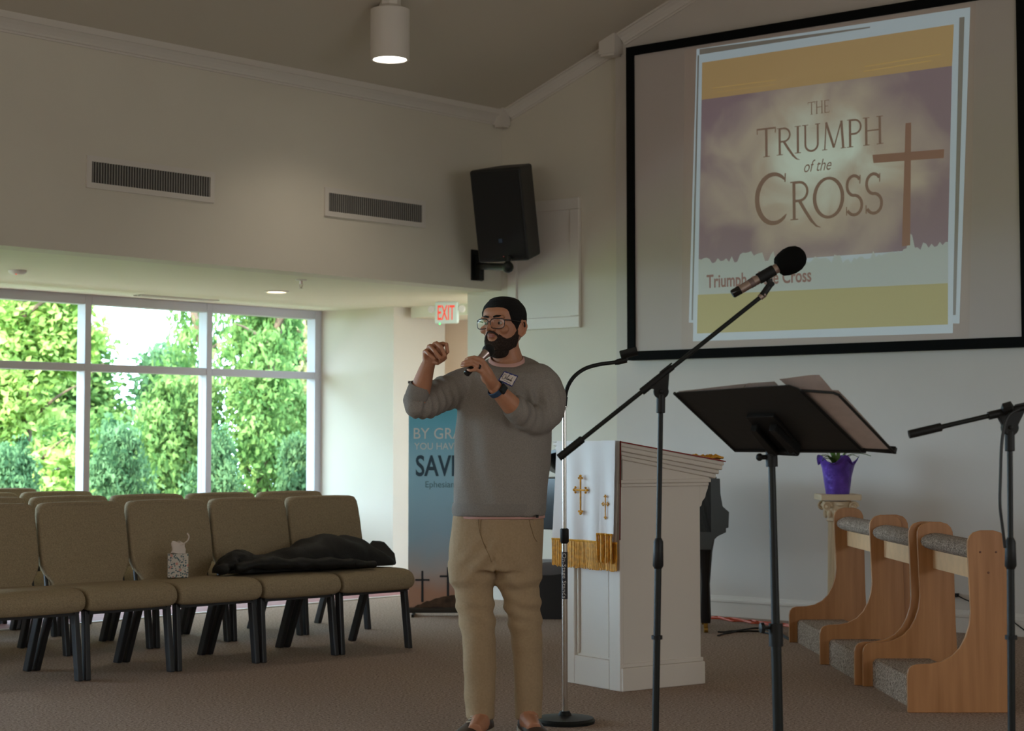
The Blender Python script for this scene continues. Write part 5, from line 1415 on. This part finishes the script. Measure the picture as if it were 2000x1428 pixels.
man = fuse(body, 'person', M['skin'], None, .0036, 2, .5, face_disp, root=True)
tag(man, 'man in grey sweatshirt and khaki trousers speaking into a microphone, other fist raised', 'person')

# ---- eyes, brows, hair, beard
for s in (-1, 1):
    e = MB(); e.ball(H(.0325 * s, .0745, -.0005), .0118, 18, 12); eo = e.build('eye', mat('eye_white', (170, 158, 150), .3), man, smooth=True)
    gz_ = (hf * 1.0 - hl * .10 - hu * .12).normalized(); e = MB(); c = H(.0325 * s, .0745, -.0005)
    x = gz_.orthogonal().normalized()
    e.lathe([(.0056, .0108), (.0045, .0116), (.001, .0119)], c, 16, ax=gz_); e.build('iris', mat('iris_brown', (42, 28, 22), .2), eo, smooth=True)
hairm = mat('dark_hair', (20, 18, 17), .75, var=.3, scale=160, bump=.8, bscale=420, spec=.25)
bm_ = mat('dark_beard', (60, 48, 41), .85, var=.35, scale=170, bump=.9, bscale=420, spec=.2)
for s in (-1, 1):
    e = MB(); e.tube([H(.012 * s, .0965, .0235), H(.026 * s, .0965, .0265), H(.040 * s, .0885, .0265), H(.052 * s, .076, .0205)], [(.0028, .0038), (.003, .0045), (.003, .004), (.0015, .002)], 8); e.build('eyebrow', hairm, man, smooth=True)
def shell(name, m, zlo, zhi, thick, n=72, nz=30, topcap=None, ths=(-math.pi, math.pi)):
    """hair grown over the skull between two edge lines"""
    mb = MB(); vs = []; vi = []
    for j in range(nz + 1):
        f = j / nz
        for i in range(n + 1):
            th = ths[0] + (ths[1] - ths[0]) * i / n
            z = zlo(th) + (zhi(th) - zlo(th)) * f
            t_ = thick(th, f) + .0012 * noise.noise(V((th * 14, z * 160, 2)))
            vs.append(hpt(th, z, t_)); vi.append(hpt(th, z, -.004))
    k = n + 1; K = len(vs); fs = []
    for j in range(nz):
        for i in range(n):
            a = j * k + i; fs.append((a, a + 1, a + k + 1, a + k)); fs.append((K + a, K + a + k, K + a + k + 1, K + a + 1))
    for i in range(n): fs.append((i, K + i, K + i + 1, i + 1)); a = nz * k + i; fs.append((a, a + 1, K + a + 1, K + a))
    for j in range(nz): fs.append((j * k, (j + 1) * k, K + (j + 1) * k, K + j * k)); a = j * k + n; fs.append((a, K + a, K + a + k, a + k))
    mb.add(vs + vi, fs)
    return mb.build(name, m, man, smooth=True, angle=0)
def hairline(th):
    a = abs(math.degrees(th))
    tb_ = [(0, .063), (18, .064), (34, .062), (46, .056), (52, .044), (57, .020), (61, .002), (70, -.006), (78, -.022), (84, -.030), (89, -.030), (93, .004), (100, .020), (108, .018), (116, -.020), (126, -.060), (150, -.080), (180, -.082)]
    for (x0_, y0_), (x1_, y1_) in zip(tb_, tb_[1:]):
        if x0_ <= a <= x1_: return y0_ + (y1_ - y0_) * (a - x0_) / (x1_ - x0_)
    return -.076
def hthick(th, f): 
    return .0008 + .0065 * min(1, f * 4) * (.65 + .5 * f)
hs_ = shell('hair', hairm, hairline, lambda th: .1088, hthick, 84, 34)
# crown cap closes the top
mb = MB(); rg = []
for z, k in ((.085, 1.0), (.098, .86), (.106, .62), (.110, .35), (.112, .05)):
    rg.append([HO + hu * (z + .004) + hl * math.sin(t) * .066 * k + hf * ((math.cos(t) * (.073 if math.cos(t) > 0 else .086)) * k - .0) for t in [2 * math.pi * i / 40 for i in range(40)]])
cap_ = mb.rings(rg).build('hair_crown', hairm, hs_, smooth=True, angle=0)
def blow(th):
    return -.1235
def bhigh(th):
    a = abs(math.degrees(th))
    tb_ = [(0, -.076), (13, -.073), (20, -.066), (25, -.049), (28, -.046), (40, -.058), (52, -.064), (64, -.058), (74, -.046), (80, -.030), (85, -.018), (90, -.026), (95, -.045), (100, -.065), (112, -.085)]
    for (x0_, y0_), (x1_, y1_) in zip(tb_, tb_[1:]):
        if x0_ <= a <= x1_: return y0_ + (y1_ - y0_) * (a - x0_) / (x1_ - x0_)
    return -.085
be_ = shell('beard', bm_, blow, bhigh, lambda th, f: .0008 + (.0085 if abs(th) < 1.1 else .0045) * min(1, (1 - f) * 2.2) ** .7, 64, 22, ths=(-math.radians(108), math.radians(108)))
mb = MB(); rg = []
for z, k in ((-.112, 1.02), (-.126, .92), (-.136, .70), (-.141, .35), (-.142, .05)):
    rg.append([HO + hu * z + hl * math.sin(t) * .043 * k + hf * (.030 + math.cos(t) * .056 * k) for t in [2 * math.pi * i / 32 for i in range(32)]])
mb.rings(rg).build('beard_chin', bm_, be_, smooth=True, angle=0)
mb = MB(); mb.tube([H(-.032, .082, -.066), H(-.027, .090, -.050), H(-.014, .0985, -.0385), H(0, .1015, -.0365), H(.014, .0985, -.0385), H(.027, .090, -.050), H(.032, .082, -.066)], [(.002, .003), (.0025, .0042), (.003, .0045), (.002, .0035), (.003, .0045), (.0025, .0042), (.002, .003)], 10)
mb.build('moustache', bm_, man, smooth=True, angle=0)
# ---- glasses
gt = bpy.data.objects.new('glasses', None); C.objects.link(gt); gt.parent = man; ABS[gt] = PB0.copy(); gt['label'] = 'black rectangular glasses'
gm = mat('glasses_black', (20, 20, 24), .25); lensm = glass_mat('lens_glass', .02)
fr_ = MB()
for s in (-1, 1):
    cx = .0365 * s; pts = []
    for k in range(33):
        t_ = 2 * math.pi * k / 32; e = 3.4; c_, s_ = math.cos(t_), math.sin(t_); q = (abs(c_) ** e + abs(s_) ** e) ** (-1 / e)
        w_ = .0300 * (1 + .05 * s_); lx = cx + c_ * q * w_
        pts.append(H(lx, .110 - abs(lx) * abs(lx) * 3.0, -.005 + s_ * q * .0205))
    fr_.tube(pts, [(.0016, .0016) if 0 else .00165] * 33, 8)
    mb = MB(); mb.poly([p + hf * .0 for p in pts[:-1]]); mb.prism([p for p in pts[:-1]], hf * .001) ; 
    ml = MB(); ml.prism(pts[:-1], hf * .001); ml.build('lens', lensm, gt, smooth=False)
    top = [p for p in pts if (p - HO).dot(hu) > .008]
    fr_.tube(sorted(top, key=lambda p: (p - HO).dot(hl)), .0021, 8)
    fr_.tube([H(.0625 * s, .098, .009), H(.0715 * s, .088, .010), H(.0785 * s, .060, .010), H(.081 * s, .02, .009), H(.0815 * s, -.006, .006), H(.082 * s, -.022, -.012)], [.0022, .0026, .0026, .0024, .0022, .002], 8)
fr_.tube([H(-.0075, .1105, .001), H(0, .1125, .004), H(.0075, .1105, .001)], .0018, 8)
fr_.build('glasses_frame', gm, gt, smooth=True, angle=0)

# ---- clothes
def wr_disp(amp, sc1, sc2):
    def f(p, n):
        a = noise.noise(p * sc1) * .6 + noise.noise(V((p.x * sc2 * .6, p.y * sc2, p.z * sc2 * .45)) + V((5, 1, 2))) * .5
        return p + n * amp * a
    return f
swm = mat('grey_sweatshirt', (140, 133, 126), .95, var=.10, scale=230, bump=.3, bscale=500, spec=.1)
sw = MB()
sw.rings([ring_px(*x) for x in TR])
def sleeve(A, lump):
    P_ = smoothpath([mp(a, b, c) for a, b, c, r in A], 6); rs = [r for *_, r in A]; n = len(P_); rad = []
    for i in range(n):
        f = i / (n - 1) * (len(rs) - 1); k = min(len(rs) - 2, int(f)); r = rs[k] + (rs[k + 1] - rs[k]) * (f - k)
        rad.append(r * (1 + lump * math.sin(i * 1.9) * (i / n)))
    sw.tube(P_, rad, 26)
sleeve([(952, 752, .0, .070), (925, 752, -.004, .080), (900, 759, -.02, .080), (868, 770, -.06, .073), (832, 786, -.11, .060), (812, 788, -.14, .052), (815, 772, -.154, .045), (820, 754, -.168, .041)], .05)
sleeve([(1022, 752, .0, .074), (1046, 753, -.003, .088), (1062, 766, -.015, .085), (1068, 795, -.045, .076), (1056, 818, -.085, .066), (1040, 822, -.125, .058), (1018, 808, -.172, .049), (1000, 793, -.205, .044)], .05)
sw.tube([mp(925, 760, .0), mp(960, 790, .0)], .085, 16); sw.tube([mp(1045, 760, .0), mp(1010, 790, .0)], .085, 16)
def sw_disp(p, n):
    q = wr_disp(.011, 7.0, 19.0)(p, n)
    zt_ = at(982, 830, YM).z; zb_ = at(982, 1000, YM).z
    k_ = max(0, min(1, (zt_ + .10 - p.z) / .2)) * (1 if abs(p.x) < .25 and p.z < zt_ + .1 else 0)
    q += n * .0042 * k_ * math.sin(p.x * 46 + 3.2 * noise.noise(V((p.x * 5, p.y * 5, p.z * 2.2))) + p.z * 3)
    # creases running across both sleeves
    for A, B, w_ in ((mp(870, 772, -.06), mp(812, 790, -.14), .10), (mp(1068, 780, -.03), mp(1010, 802, -.18), .10)):
        ab = B - A; t_ = max(-.1, min(1.1, (p - A).dot(ab) / ab.length_squared)); d = (p - (A + ab * t_)).length
        if d < w_: q += n * .0062 * math.sin(t_ * 30 + p.z * 40 + noise.noise(p * 14) * 2.2) * (1 - d / w_) * 1.6
    return q
sweater = fuse(sw, 'sweatshirt', swm, man, .0065, 5, .5, sw_disp)
# ribbed hem, cuffs, collar
def band(rings_, name, m, par): return MB().rings(rings_, caps=False).build(name, m, par, smooth=True, angle=0)
ribm = mat('grey_rib', (134, 128, 122), .95, var=.08, scale=260, bump=.3, bscale=600, spec=.1)
def closed(rs): return rs + [[c + (p - c) * .965 for p, c in zip(r, [sum(r, V((0, 0, 0))) / len(r)] * len(r))] for r in rs[::-1]]
hemr = [ring_px(982, 884, 1067, .146, -.014), ring_px(994, 882, 1067, .146, -.013), ring_px(1004, 883, 1065, .142, -.011), ring_px(1007, 884.5, 1063.5, .139, -.010)]
band(closed(hemr), 'hem', ribm, sweater)
def cuff(p0, p1, r0, r1, nm='cuff'):
    mb = MB(); ax = (p1 - p0); mb.tube([p0, p0 + ax * .1, p0 + ax * .5, p1 - ax * .06, p1], [r0 * .96, r0, (r0 + r1) / 2 * 1.02, r1, r1 * .9], 26, caps=False); mb.tube([p1, p1 - ax * .5], [r1 * .92, r1 * .9], 26, caps=False)
    return mb.build(nm, ribm, sweater, smooth=True, angle=0)
cuff(mp(814, 776, -.151), mp(821, 751, -.170), .049, .0435)
cuff(mp(1019, 809, -.170), mp(998, 791, -.208), .052, .0455)
# pink undershirt: a strip at the neck and at the hem
um = mat('pink_undershirt', (204, 160, 150), .9, spec=.1)
cr_ = []
for k, (dz, r, f) in enumerate(((.010, .066, .012), (.004, .071, .02), (-.010, .077, .024))):
    c = mp(990, 703, .014) + UP * dz
    cr_.append([c + V((math.cos(t_) * r * 1.02, math.sin(t_) * r * 1.0, .030 * math.sin(t_))) for t_ in [2 * math.pi * i / 40 for i in range(40)]])
band(cr_ + [[p + V((0, 0, -.004)) + (mp(990, 703, .014) - p) * .04 for p in r] for r in cr_[::-1]], 'undershirt_collar', um, man)
ur = [ring_px(1000, 890, 1064, .134, -.008), ring_px(1011, 889, 1064.5, .135, -.006), ring_px(1012, 891, 1062, .131, -.006)]
band(closed(ur), 'undershirt_hem', um, man)
MB().box(mp(1049, 1008.5, -.120), (.012, .004, .012)).build('hem_tag', M['black'], man)
# trousers
pm = mat('khaki_twill', (162, 139, 110), .9, var=.06, scale=120, bump=.15, bscale=500, spec=.12)
tr = MB(); tr.rings([ring_px(*x) for x in HIPS])
for k in LEG: tr.tube(smoothpath([mp(x, y, d) for y, x, r, d in LEG[k]], 3), [r0 / 476 for r0 in [LEG[k][0][2]] + [x for y, q_, r0, d in LEG[k][1:] for x in (r0, r0, r0)]], 24)
tr.ball(mp(966, 1095, .0), (.075, .105, .05), 16, 10)
def tr_disp(p, n):
    q = wr_disp(.009, 6.0, 15.0)(p, n)
    zk = at(940, 1195, YM).z
    for c in (mp(930, 1195, -.03), mp(1022, 1190, -.02)):
        d = (p - c).length
        if d < .16: q += n * .005 * math.sin((p.z - zk) * 95 + p.x * 30 + 2 * noise.noise(p * 9)) * (1 - d / .16)
    c = mp(966, 1105, -.1); d = (p - c).length
    if d < .17: q += n * .005 * math.sin((p.x - c.x) * 70 + (p.z - c.z) * (60 if p.x > c.x else -60)) * (1 - d / .17)
    return q
trs = fuse(tr, 'trousers', pm, man, .0065, 4, .5, tr_disp)
from mathutils.bvhtree import BVHTree
def surf(o, px, py, off=.0008):
    b = ABS[o]; key = o.name
    if key not in BV: BV[key] = BVHTree.FromPolygons([v.co + b for v in o.data.vertices], [tuple(p.vertices) for p in o.data.polygons])
    h, n, *_ = BV[key].ray_cast(O, ray(px, py).normalized())
    return h - ray(px, py).normalized() * off
BV = {}
sm_ = mat('khaki_seam', (128, 104, 74), .9)
def on_tr(px, py, d): return mp(px, py, d)
mb = MB(); 
mb.tube(smoothpath([surf(trs, x, y) for x, y in ((940, 1014), (939, 1024), (939, 1036), (940, 1048), (944, 1060), (950, 1070))], 3), .0013, 6)
mb.tube(smoothpath([surf(trs, x, y) for x, y in ((934, 1014), (935, 1026), (937, 1040), (942, 1055), (948, 1070), (955, 1084), (960, 1098))], 3), .0011, 6); mb.build('fly_seam', sm_, trs, smooth=True)
mb = MB(); mb.tube(smoothpath([surf(trs, x, y) for x, y in ((1034, 1016), (1036, 1026), (1039, 1036), (1042, 1046), (1045, 1053), (1049, 1058))], 3), .0015, 6); mb.build('pocket_edge', sm_, trs, smooth=True)
mb = MB(); mb.box(surf(trs, 1043, 1020, -.001), (.012, .006, .03)); mb.build('belt_loop', pm, trs, bevel=.002)
# shoes
shm = mat('brown_shoe', (62, 48, 40), .5); som = mat('shoe_sole', (196, 186, 170), .7)
for k, sx in (('r', -1), ('l', 1)):
    y, x, r, d = LEG[k][-1]; a = mp(x, y, d); a.z = 0
    s_ = MB(); rg = []
    dirv = V((sx * .28 - .1, -1, 0)).normalized(); lat = V((-dirv.y, dirv.x, 0))
    for f, w_, h_ in ((-.075, .022, .045), (-.065, .036, .075), (-.02, .042, .088), (.03, .043, .085), (.08, .046, .066), (.13, .049, .052), (.17, .045, .045), (.2, .032, .036), (.212, .014, .026)):
        c = a + dirv * f; ring = []
        for q in range(20):
            t_ = 2 * math.pi * q / 20; ring.append(c + lat * math.cos(t_) * w_ + UP * (.022 + max(0, math.sin(t_)) * (h_ - .022) + min(0, math.sin(t_)) * .008))
        rg.append(ring)
    so = s_.rings(rg).build('shoe', shm, man, smooth=True, angle=0)
    ol = []
    for f, w_ in ((-.078, .02), (-.066, .038), (-.02, .044), (.03, .045), (.08, .048), (.13, .051), (.17, .047), (.2, .034), (.216, .012)): ol.append((f, w_))
    pp_ = [a + dirv * f + lat * w_ for f, w_ in ol] + [a + dirv * f - lat * w_ for f, w_ in ol[::-1]]
    MB().prism(pp_, UP * .02).build('sole', som, so)
    mb = MB()
    for q in range(4): c = a + dirv * (.035 + q * .022) + UP * (.084 - q * .008); mb.tube([c - lat * .02, c + UP * .004, c + lat * .02], .003, 6)
    mb.build('laces', som, so, smooth=True)

# ---- name sticker, watch, ring
tagc = [(985, 724.5), (1012, 734.5), (1000, 755.5), (973, 743)]
dep = -.134
def tgp(u, v, o=0.0):
    a = V((*tagc[3], 0)) * (1 - u) + V((*tagc[2], 0)) * u; b = V((*tagc[0], 0)) * (1 - u) + V((*tagc[1], 0)) * u; q = a * (1 - v) + b * v
    return surf(sweater, q.x, q.y, .002 + o)
def stick(name, m, par, u0, u1, v0, v1, o, jag=0.0):
    rr = random.Random(6); mb = MB(); n_ = 9; g = []
    for j in range(n_ + 1):
        for i in range(n_ + 1):
            ed = i in (0, n_) or j in (0, n_); u = u0 + (u1 - u0) * i / n_; v = v0 + (v1 - v0) * j / n_
            g.append(tgp(u + (rr.uniform(-jag, jag) if ed else 0), v + (rr.uniform(-jag, jag) * 1.6 if ed else 0), o))
    k = n_ + 1; mb.add(g, [(j * k + i, j * k + i + 1, (j + 1) * k + i + 1, (j + 1) * k + i) for j in range(n_) for i in range(n_)])
    return mb.build(name, m, par, smooth=True)
stk = stick('name_sticker', mat('sticker_blue', (52, 58, 132), .6), sweater, 0, 1, 0, 1, 0)
stick('sticker_paper', mat('sticker_white', (226, 214, 206), .7), stk, .06, .95, .09, .91, .003, .016)
ink = mat('ink', (60, 52, 58), .6); mb = MB()
def pen(uv, r=.0007): mb.tube(smoothpath([tgp(u, v, .0040) for u, v in uv], 4), r, 5)
pen([(.20 + .09 * math.cos(a), .52 + .24 * math.sin(a)) for a in [math.radians(d) for d in range(60, 421, 40)]])          # O
pen([(.33, .36), (.335, .50), (.35, .56), (.38, .55)])                                                                  # r
pen([(.41, .36), (.44, .62), (.47, .84), (.44, .80), (.43, .45), (.46, .37)])                                           # l
pen([(.54, .50), (.50, .48), (.49, .40), (.53, .38), (.55, .48), (.55, .38), (.58, .46), (.61, .48), (.61, .38)])       # a n
pen([(.69, .48), (.65, .46), (.65, .38), (.69, .40), (.72, .72), (.70, .38)])                                           # d
pen([(.75 + .025 * math.cos(a), .42 + .06 * math.sin(a)) for a in [math.radians(d) for d in range(0, 361, 45)]])         # o
pen([(.30, .24), (.55, .22), (.80, .20)]); mb.build('handwriting', ink, stk, smooth=True)
wc = mp(970, 761, -.258); wax = (mp(997, 790, -.215) - mp(964, 754, -.272)).normalized()
mb = MB(); mb.lathe([(.034, -.012), (.0372, -.010), (.0378, 0), (.0372, .010), (.034, .012)], wc, 32, ax=wax, caps=False); 
wo = mb.build('watch', mat('watch_blue', (38, 66, 96), .6), man, smooth=True); wo['label'] = 'dark blue wristwatch strap'
tow = (mp(976, 752, -.30) - wc); tow = (tow - wax * tow.dot(wax)).normalized(); lt_ = wax.cross(tow)
mb = MB(); mb.box(wc + tow * .040, (.030, .036, .011), wax, lt_, tow); mb.build('watch_case', M['black'], wo, bevel=.004)
mb = MB(); mb.box(wc + tow * .0462, (.022, .027, .001), wax, lt_, tow); mb.build('watch_glass', mat('watch_glass', (34, 40, 44), .1), wo)
rd = (mp(923, 711, -.364) - mp(*KL[2])).normalized(); rc = mp(*KL[2]) + rd * .009
mb = MB(); mb.lathe([(.0108, -.004), (.0122, -.0038), (.0122, .0038), (.0108, .004)], rc, 24, ax=rd, caps=False); ro = mb.build('ring', mat('ring_black', (22, 22, 24), .3, .5), man, smooth=True); ro['label'] = 'dark finger ring'

# ---- the microphone he holds
ma_ = (m1 - m0).normalized()
hm = thing('handheld_microphone', 'silver and black handheld microphone gripped below the beard of the man', 'microphone', m0)
Lm = (m1 - m0).length
mb = MB(); mb.tube([m0 - ma_ * .002, m0, m0 + ma_ * .03, m0 + ma_ * .065], [.011, .0135, .0135, .0142], 20); mb.build('handle', mat('mic_black', (18, 19, 18), .3), hm, smooth=True)
mb = MB(); mb.tube([m0 + ma_ * .065, m0 + ma_ * (Lm - .028), m0 + ma_ * (Lm - .012)], [.0142, .0168, .0195], 20); mb.build('barrel', M['steel'], hm, smooth=True)
mb = MB(); mb.ball(m1 + ma_ * .004, .0255, 24, 16); mb.build('grille_ball', mat('mic_mesh', (26, 27, 26), .5, .3, bump=.6, bscale=900), hm, smooth=True)
